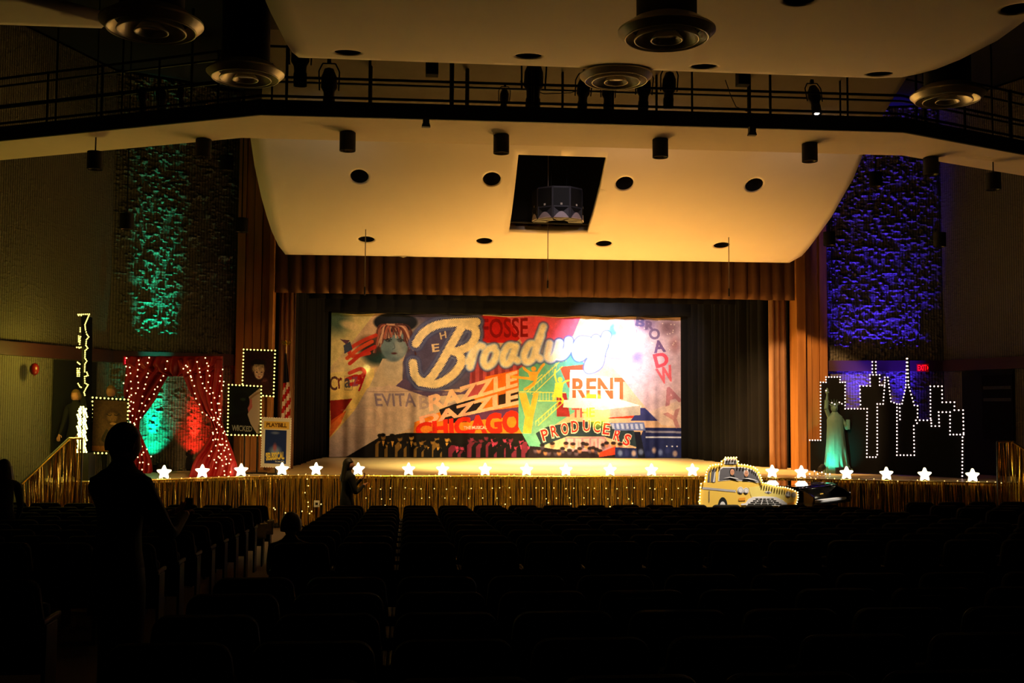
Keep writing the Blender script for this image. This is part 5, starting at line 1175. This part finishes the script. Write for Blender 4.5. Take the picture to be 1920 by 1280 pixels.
def dim():
    A = Art(0, 0, 70, 103, 3, (.26, .17, .11)); A.ell(40, 32, 20, 18, (.20, .12, .08), 1, .3); A.ell(40, 34, 13, 12, (.36, .24, .15), 1, .4); A.stroke([(28, 28), (34, 31), (38, 29)], 1.6, (.1, .06, .05)); A.stroke([(44, 29), (49, 30), (54, 26)], 1.6, (.1, .06, .05)); A.ell(42, 47, 7, 2.5, (.5, .34, .22))
    A.stroke([(30, 62), (22, 78), (30, 84)], 6, (.14, .1, .07)); A.stroke([(48, 56), (54, 70), (46, 80)], 5, (.14, .1, .07)); A.poly([(0, 92), (70, 92), (70, 103), (0, 103)], (.42, .24, .10)); A.noise(.15, 6); return A
poster('framed_poster', ((457, 655), (516, 657), (513, 743), (454, 739)), 23.95, portrait(), 'upper bulb framed poster of a painted young face on the left pier')
poster('framed_poster', ((429, 721), (490, 724), (489, 816), (427, 815)), 23.85, two(), 'bulb framed poster with dark figure and WICKED lettering, below the painted face')
poster('programme_sign', ((492, 782), (546, 784), (544, 877), (489, 875)), 23.6, programme(), 'cream and blue PLAYBILL programme sign with beaded edge beside the flag', br=.008, step=.05, bm=mat('dull_bead', (.9, .85, .7), .4, emit=.35, ecol=(1, .9, .7)), fm=mat('cream_board', (.80, .75, .64), .7))
poster('framed_poster', ((174, 745), (241, 749), (238, 850), (169, 849)), 21.95, dim(), 'large dim brown poster in a yellow bulb frame beside the glowing tower')

# ------------------------------------------------------------------ edge-on glowing tower of bulbs (left)
tb = aY(154, 850, 21.55)
o = empty('lit_tower', (tb.x, 21.55, ZD), 0, 'tall narrow tower outlined in yellow bulbs, its lower half blazing bright', 'display board')
def tw(x, y, k=0): p = aY(110+x/4.264, 570+y/4.264, 21.55-k); return p-Vector((tb.x, 21.55, ZD))
MB().prism([tw(178, 90), tw(210, 90), tw(205, 700), tw(225, 820), tw(218, 1190), tw(160, 1190), tw(165, 820), tw(192, 700)], (0, .5, 0)).build('board', mat('black_board', (.035, .035, .035), .9), o)
z0 = tw(190, 1190).z; MB().box((tw(190, 1190).x, .25, z0/2), (.22, .45, z0)).build('support', M_BLACK, o)
ln = [[(155, 82), (245, 80), (235, 105), (220, 140), (210, 165), (215, 205), (225, 240), (240, 262), (222, 285), (218, 330), (232, 352), (212, 372), (210, 430), (225, 455), (210, 480), (208, 540), (225, 545), (235, 570), (208, 580), (210, 630), (235, 645), (215, 680), (203, 705), (210, 728)],
      [(160, 90), (180, 90)], [(172, 190), (172, 220)], [(160, 255), (160, 300), (175, 260), (168, 320)], [(145, 345), (178, 345), (165, 350)], [(152, 465), (170, 480)], [(150, 515), (150, 575), (168, 515), (165, 575)], [(155, 635), (170, 660), (180, 665)]]
P_ = []
for l in ln: P_ += along([tw(x, y, .03) for x, y in l], .035)
bulbs(o, P_, .013, M_BULBY)
P_ = []
for i in range(24):
    y = 822+i*15.6; wv = 26+10*(i % 6 in (4, 5)); xs = [190-wv, 190-wv*.45, 190+wv*.4, 190+wv] if i else [180, 200]
    P_ += [tw(x+(3 if i % 2 else -3)-i*.35, y, .03+.02*(j % 2)) for j, x in enumerate(xs)]
bulbs(o, P_, .0175, M_BULBB, 'bright_bulb')
light('POINT', 'tower_glow', tb+Vector((-.02, -.35, .5)), 26, (1, .8, .14), size=.1)
light('POINT', 'tower_glow', tb+Vector((-.35, -.2, 1.7)), 42, (1, .76, .09), size=.1)

# ------------------------------------------------------------------ flag
fx = aY(535, 720, 25.0)
o = empty('flag_on_pole', (fx.x, 25.0, ZD), 0, 'furled red and white striped flag on a pole topped by a gold eagle', 'flag')
pz = aY(533, 648, 25).z-ZD
MB().tube((0, 0, 0), (0, 0, pz), .014).build('pole', M_GOLD, o); MB().lathe((0, 0, 0), [(.13, 0), (.13, .03), (.03, .06), (.02, .08)], 20, closed=True).build('base', M_GOLD, o)
mb = MB().ball((0, 0, pz+.05), (.025, .025, .05), 10, 8).ball((0, -.02, pz+.11), (.018, .022, .02), 8, 6)
for s in (-1, 1): mb.add([(s*.01, 0, pz+.09), (s*.09, 0, pz+.12), (s*.12, .0, pz+.05), (s*.085, 0, pz+.07), (s*.075, 0, pz+.0), (s*.04, 0, pz+.03), (s*.01, 0, pz+.0), (s*.01, .012, pz+.05)], [(0, 1, 2, 3, 4, 5, 6), (0, 7, 6)])
mb.build('eagle', M_GOLD, o)
n, m = 20, 30; vs = []; mi = []
z1 = aY(535, 662, 25).z-ZD; z0 = aY(535, 792, 25).z-ZD
for j in range(m+1):
    t = j/m; z = z1+(z0-z1)*t; wd = .03+.16*min(1, t*1.4)
    for i in range(n+1): s = i/n; vs.append((-.02+wd*s*(1 if True else 0)-.05*t, -.03-.035*math.sin(s*PI*4+t*1.5)-.02, z+.06*s*t))
fs = [(j*(n+1)+i, j*(n+1)+i+1, (j+1)*(n+1)+i+1, (j+1)*(n+1)+i) for j in range(m) for i in range(n)]
mb = MB(); mb.v = vs; mb.f = fs; mb.mi = [2 if j < 13 else int(((j-13)+i*.22)/2.6) % 2 for j in range(m) for i in range(n)]
c = mb.build('cloth', [mat('flag_red', (.72, .08, .09), .8), mat('flag_white', (.88, .82, .76), .8), mat('flag_blue', (.05, .07, .16), .8)], o, smooth=True); c.modifiers.new('t', 'SOLIDIFY').thickness = .004

# ------------------------------------------------------------------ exit signs, balloon, drape marks
xs = mat('red_sign_glow', (1, .12, .12), .5, emit=2.2, ecol=(1, .05, .06), noise=0)
def exit_sign(c, dx, label, col, txt=True):
    o = empty('exit_sign', c, 0, label, 'exit sign'); ux = Vector(dx)
    n = Vector((ux.y, -ux.x, 0)).normalized()
    q = [-ux/2+Vector((0, 0, -.09)), ux/2+Vector((0, 0, -.09)), ux/2+Vector((0, 0, .09)), -ux/2+Vector((0, 0, .09))]
    MB().prism(q, tuple(-n*.05)).build('housing', mat('dark_red_housing', (.32, .02, .03), .5, emit=.12, ecol=(1, .02, .04)), o)
    text_mesh('lettering', 'EXIT', -ux*.43+Vector((0, 0, -.065))+n*.002, ux*.74, Vector((0, 0, .13)), col, o, .012)
    a = ux*.36+n*.006; MB().add([a+Vector((0, 0, .05)), a+ux*.12, a+Vector((0, 0, -.05))], [(0, 1, 2)]).build('arrow', col, o)
p, A_, B_ = wp(1721, WR); p3 = aPl(1721, 690, A_, B_); d = (B_-A_).normalized(); exit_sign(p3+Vector((0, -.25, 0)), Vector((d.x, d.y, 0))*.26, 'glowing red EXIT sign on the right wall beside the skyline spire', xs)
p, A_, B_ = wp(236, WL); p3 = aPl(236, 677, A_, B_); exit_sign(p3+Vector((.1, -.25, 0)), Vector((.12, .10, 0)), 'small pinkish red EXIT sign beside the top of the red drapes', mat('pink_sign_glow', (1, .2, .3), .5, emit=3, ecol=(1, .12, .2), noise=0))
p, A_, B_ = wp(42, WL); p3 = aPl(42, 692, A_, B_)+Vector((.25, -.1, 0)); o = empty('red_balloon', p3, 0, 'dim red balloon floating by the far left wall', 'balloon')
MB().ball((0, 0, 0), (.085, .085, .115), 20, 14).tube((0, 0, -.11), (0, 0, -.135), .008, 8, .015).build('balloon', mat('red_latex', (.36, .04, .05), .35), o, smooth=True)
MB().path([(0, 0, -.13), (.01, 0, -.5), (-.01, 0, -1.0), (0, 0, -p3.z+.02)], .002, 4).build('string', M_WIRE, o)
M_FAINT = mat('faint_lettering', (.24, .25, .21), .9, noise=.8, nscale=25)
dl, dA, dB = wp(1848, WR); dr2, _, _ = wp(1900, WR); c = (dl+dr2)/2; u = (dr2-dl); un = u.normalized(); nv = Vector((un.y, -un.x)); c = c+nv*.06
z_ = aPl(1875, 737, dA, dB).z; o = empty('dark_banner', (c.x, c.y, z_), 0, 'black banner in the right doorway with two faint blurred bands', 'banner')
MB().prism([(-u.x*.55, -u.y*.55, -1.0), (u.x*.55, u.y*.55, -1.0), (u.x*.55, u.y*.55, .4), (-u.x*.55, -u.y*.55, .4)], (nv.x*.01, nv.y*.01, 0)).build('sheet', M_VELB, o)
for dz in (.12, -.14): MB().prism([(-u.x*.5+nv.x*.012, -u.y*.5+nv.y*.012, dz-.035), (u.x*.5+nv.x*.012, u.y*.5+nv.y*.012, dz-.035), (u.x*.5+nv.x*.012, u.y*.5+nv.y*.012, dz+.035), (-u.x*.5+nv.x*.012, -u.y*.5+nv.y*.012, dz+.035)], (nv.x*.004, nv.y*.004, 0)).build('faint_band', M_FAINT, o)

# ------------------------------------------------------------------ people
def finger_edges(V, E, R, wrist, d, up, side, r):
    pi = len(V); V.append(wrist+d*.05); E.append((None, pi)); R.append((.028*r, .014*r))
    for k, (sp_, ln_) in enumerate(((-.028, .068), (-.010, .078), (.010, .072), (.027, .056))):
        b = len(V); V.append(wrist+d*.09+side*sp_); E.append((pi, b)); R.append((.0095, .009)); V.append(wrist+d*(.09+ln_*.55)+side*sp_*1.1-up*.012); E.append((b, b+1)); R.append((.0085, .008)); V.append(wrist+d*(.09+ln_*.9)+side*sp_*1.1-up*.04); E.append((b+1, b+2)); R.append((.007, .007))
    b = len(V); V.append(wrist+d*.045-side*.042-up*.01); E.append((pi, b)); R.append((.011, .011)); V.append(wrist+d*.085-side*.05-up*.025); E.append((b, b+1)); R.append((.0085, .0085))
    return pi
def person(loc, face, h, label, joints, shirt, legs, skin=None, hair=None, hair_long=0, build=1.0, hs=1.0):
    skin = skin or M_SKIN; hair = hair or M_HAIR
    o = empty('person', loc, face, label, 'person')
    J = {k: Vector(v)*h for k, v in joints.items()}
    V, E, R, tagp = [], [], [], []
    def ad(p, r, par, r2=None):
        V.append(Vector(p)); R.append((r*h*build, (r2 or r)*h*build)); 
        if par is not None: E.append((par, len(V)-1))
        return len(V)-1
    pel = ad(J['pelvis'], .085, None, .065); wa = ad(J['pelvis'].lerp(J['chest'], .5), .075, pel, .06); ch = ad(J['chest'], .092, wa, .065); nb = ad(J['neckb'], .066, ch, .05); nk = ad(J['neck'], .038, nb); hd = ad(J['neck'].lerp(J['head'], .6), .036, nk)
    for s in ('l', 'r'):
        sh = ad(J['sh_'+s], .044, nb); e_ = ad(J['el_'+s], .026, sh); wr = ad(J['wr_'+s], .017, e_)
        d = (J['wr_'+s]-J['el_'+s]).normalized(); sd = d.orthogonal().normalized(); sd = Vector((1, 0, 0))-d*d.x; sd = sd.normalized() if sd.length > .2 else Vector((0, 0, 1)); up = sd.cross(d)*(-1 if s == 'l' else 1)
        n0 = len(E); finger_edges(V, E, R, J['wr_'+s], d, up, sd*(1 if s == 'r' else -1), 1)
        E[n0] = (wr, E[n0][1])
        hp = ad(J['hip_'+s], .060, pel); kn_ = ad(J['kn_'+s], .038, hp); an_ = ad(J['an_'+s], .024, kn_); ad(J['toe_'+s], .020, an_)
    me = bpy.data.meshes.new('body'); me.from_pydata(V, E, []); b = bpy.data.objects.new('body', me); COL.objects.link(b)
    sk_ = b.modifiers.new('skin', 'SKIN'); sk_.use_smooth_shade = True
    for v, r in zip(me.skin_vertices[0].data, R): v.radius = r
    me.skin_vertices[0].data[0].use_root = True
    ss = b.modifiers.new('sub', 'SUBSURF'); ss.levels = 1; ss.render_levels = 1
    dg = bpy.context.evaluated_depsgraph_get(); m2 = bpy.data.meshes.new_from_object(b.evaluated_get(dg)); bpy.data.objects.remove(b)
    bm = bmesh.new(); bm.from_mesh(m2)
    hc = J['head']                       # head with a face, part of the same body mesh
    hf = Vector(joints.get('look', (0, 1, 0))).normalized()
    g = bmesh.ops.create_uvsphere(bm, u_segments=24, v_segments=16, radius=1)
    rot = hf.to_track_quat('Y', 'Z').to_matrix()
    for v in g['verts']:
        c = v.co.copy(); x, y, z = c
        f = 1-.22*max(0, -z)**1.5; x *= .047*f; yy = y*.058*(1-.12*max(0, -z)); zz = z*.068
        if y > 0:
            yy += .012*math.exp(-((c.x/.22)**2)-((z+.08)/.22)**2)          # nose
            yy -= .006*math.exp(-(((abs(c.x)-.42)/.16)**2)-((z-.12)/.12)**2)  # eye sockets
            yy += .004*math.exp(-((c.x/.3)**2)-((z+.48)/.07)**2)-.003*math.exp(-((c.x/.35)**2)-((z+.40)/.04)**2)  # lips
        v.co = hc+rot@(Vector((x, yy, zz))*h)
    for s in (-1, 1):
        g = bmesh.ops.create_uvsphere(bm, u_segments=8, v_segments=6, radius=1)
        for v in g['verts']: c = v.co; v.co = hc+rot@(Vector((s*.047+c.x*.006, c.y*.011-.004, c.z*.018))*h)
    nm = bpy.data.meshes.new('body'); bm.to_mesh(nm); bm.free()
    for m in (skin, shirt, legs, M_BLACK): nm.materials.append(m)
    for p in nm.polygons:
        c = p.center; p.use_smooth = True; mi = 0
        def dist(a, b_): a, b_ = J[a], J[b_]; v = b_-a; t = max(0, min(1, (c-a).dot(v)/v.length_squared)); return (c-a-v*t).length
        cand = {'h': (c-hc).length-.02*h, 'n': dist('neck', 'neckb')-.0, 't': dist('pelvis', 'chest')-.05*h, 't2': dist('chest', 'neckb')-.045*h}
        for s in ('l', 'r'):
            cand['t3'+s] = dist('sh_'+s, 'el_'+s); cand['f'+s] = dist('el_'+s, 'wr_'+s); cand['w'+s] = (c-J['wr_'+s]-(J['wr_'+s]-J['el_'+s]).normalized()*.06).length
            cand['l'+s] = min(dist('hip_'+s, 'kn_'+s), dist('kn_'+s, 'an_'+s)); cand['s'+s] = dist('an_'+s, 'toe_'+s)
        k = min(cand, key=cand.get)[0]; p.material_index = {'h': 0, 'n': 0, 't': 1, 'f': 1, 'w': 0, 'l': 2, 's': 3}[k]
    body = bpy.data.objects.new('body', nm); COL.objects.link(body); body.parent = o
    mb = MB(); n_, m_ = 22, 12; vs = []; low = -.15 if not hair_long else -.35
    for j in range(m_+1):
        el_ = PI/2-(PI/2-low*2)*j/m_
        for i in range(n_):
            a = 2*PI*i/n_; x, y, z = math.cos(el_)*math.cos(a), math.cos(el_)*math.sin(a), math.sin(el_)
            if y > .25: z = max(z, .45); y *= .9
            fl = 1.0+(.12*max(0, -z) if hair_long else 0)
            vs.append(hc+rot@(Vector((x*.055*fl*hs, y*.064*hs-.004, z*.076*hs+.004))*h))
    mb.add(vs, [(j*n_+i, j*n_+(i+1) % n_, (j+1)*n_+(i+1) % n_, (j+1)*n_+i) for j in range(m_) for i in range(n_)])
    if hair_long:
        vs = []; q_ = 14; L_ = hair_long
        for j in range(8):
            t = j/7
            for i in range(q_):
                a = PI*1.0+PI*i/(q_-1); vs.append(hc+rot@(Vector(((.056+.012*t+.006*math.sin(i*2.3))*math.cos(a), (.058+.01*t)*math.sin(a)-.006-.02*t, .02-L_*t))*h))
        mb.add(vs, [(j*q_+i, j*q_+i+1, (j+1)*q_+i+1, (j+1)*q_+i) for j in range(7) for i in range(q_-1)])
    hr = mb.build('hair', hair, o, smooth=True)
    return o, J
STAND = dict(pelvis=(0, 0, .53), chest=(0, .0, .73), neckb=(0, 0, .815), neck=(0, .005, .85), head=(0, .012, .93), sh_l=(-.105, 0, .80), sh_r=(.105, 0, .80), el_l=(-.14, .02, .62), el_r=(.14, .02, .62), wr_l=(-.13, .10, .50), wr_r=(.13, .10, .50),
             hip_l=(-.055, 0, .50), hip_r=(.055, 0, .50), kn_l=(-.06, .015, .28), kn_r=(.06, .015, .28), an_l=(-.06, 0, .045), an_r=(.06, 0, .045), toe_l=(-.065, .10, .018), toe_r=(.065, .10, .018))
def pose(**k): d = dict(STAND); d.update(k); return d
mx = aY(228, 830, 7.0)
o, J = person((mx.x, 7.0, fz(7.0)), -.75, 1.80, 'person standing dark in the left aisle, hands raised in front holding a phone', pose(el_l=(-.15, .07, .63), wr_l=(-.06, .21, .68), el_r=(.15, .09, .63), wr_r=(.03, .23, .68), look=(0, 1, -.05)), M_DARKCLOTH, M_JEANS, build=1.12)
c = (J['wr_l']+J['wr_r'])/2+Vector((0, .12, .03)); ph = empty('phone', Vector((mx.x, 7.0, fz(7.0)))+Matrix.Rotation(-.75, 3, 'Z')@c, -.75, 'dark phone held up by the standing person in the aisle', 'phone')
MB().box((0, 0, 0), (.075, .009, .15)).build('case', M_BLACK, ph, bevel=.003)
wx = aY(652, 870, 19.35)
woman_j = pose(el_l=(-.13, .08, .64), wr_l=(-.04, .17, .76), el_r=(.15, .03, .63), wr_r=(.09, .14, .70), look=(.5, .8, 0))
o, J = person((wx.x, 19.35, 0), -1.1, 1.56, 'person with long dark hair in front of the stage, hands at the chest', woman_j, M_DARKCLOTH, M_DARKCLOTH, hair_long=.19, build=1.1)
SIT = pose(pelvis=(0, 0, .30), chest=(0, .0, .50), neckb=(0, .0, .585), neck=(0, .005, .62), head=(0, .015, .70), sh_l=(-.105, 0, .565), sh_r=(.105, 0, .565), el_l=(-.13, .05, .40), el_r=(.13, .05, .40), wr_l=(-.07, .18, .37), wr_r=(.07, .18, .37),
           hip_l=(-.055, .02, .28), hip_r=(.055, .02, .28), kn_l=(-.06, .25, .29), kn_r=(.06, .25, .29), an_l=(-.06, .27, .05), an_r=(.06, .27, .05), toe_l=(-.065, .37, .018), toe_r=(.065, .37, .018))
sxp = aY(545, 985, 10.42); ssc = (aY(545, 966, 10.42).z-fz(10.4))/.775
person((sxp.x, 10.42, fz(10.42)), 0, ssc, 'person with short hair seated at the left aisle, seen from behind', SIT, M_DARKCLOTH, M_DARKCLOTH, build=1.15, hs=1.25)
lx = aY(8, 880, 14.75)
person((lx.x, 14.75, fz(14.75)), .6, (aY(8, 862, 14.75).z-fz(14.75))/1.0, 'person in dark clothes at the far left edge, mostly hidden by darkness', pose(), M_DARKCLOTH, M_DARKCLOTH, hair_long=.1)
for px, py, Y, lb, ht, hl, hm in ((143, 742, 22.6, 'person in dark clothes with long fair hair, dim behind the glowing tower', 1.62, .16, mat('fair_hair', (.45, .34, .2), .6)), (209, 735, 22.95, 'person with fair hair looking over the top of the dim brown poster', 1.7, .0, mat('fair_hair', (.45, .34, .2), .6))):
    q = aY(px, py, Y); 
    person((q.x, Y, ZD), PI-.3, (q.z-ZD)/.93, lb, pose(), M_DARKCLOTH, M_DARKCLOTH, hair=hm, hair_long=hl)
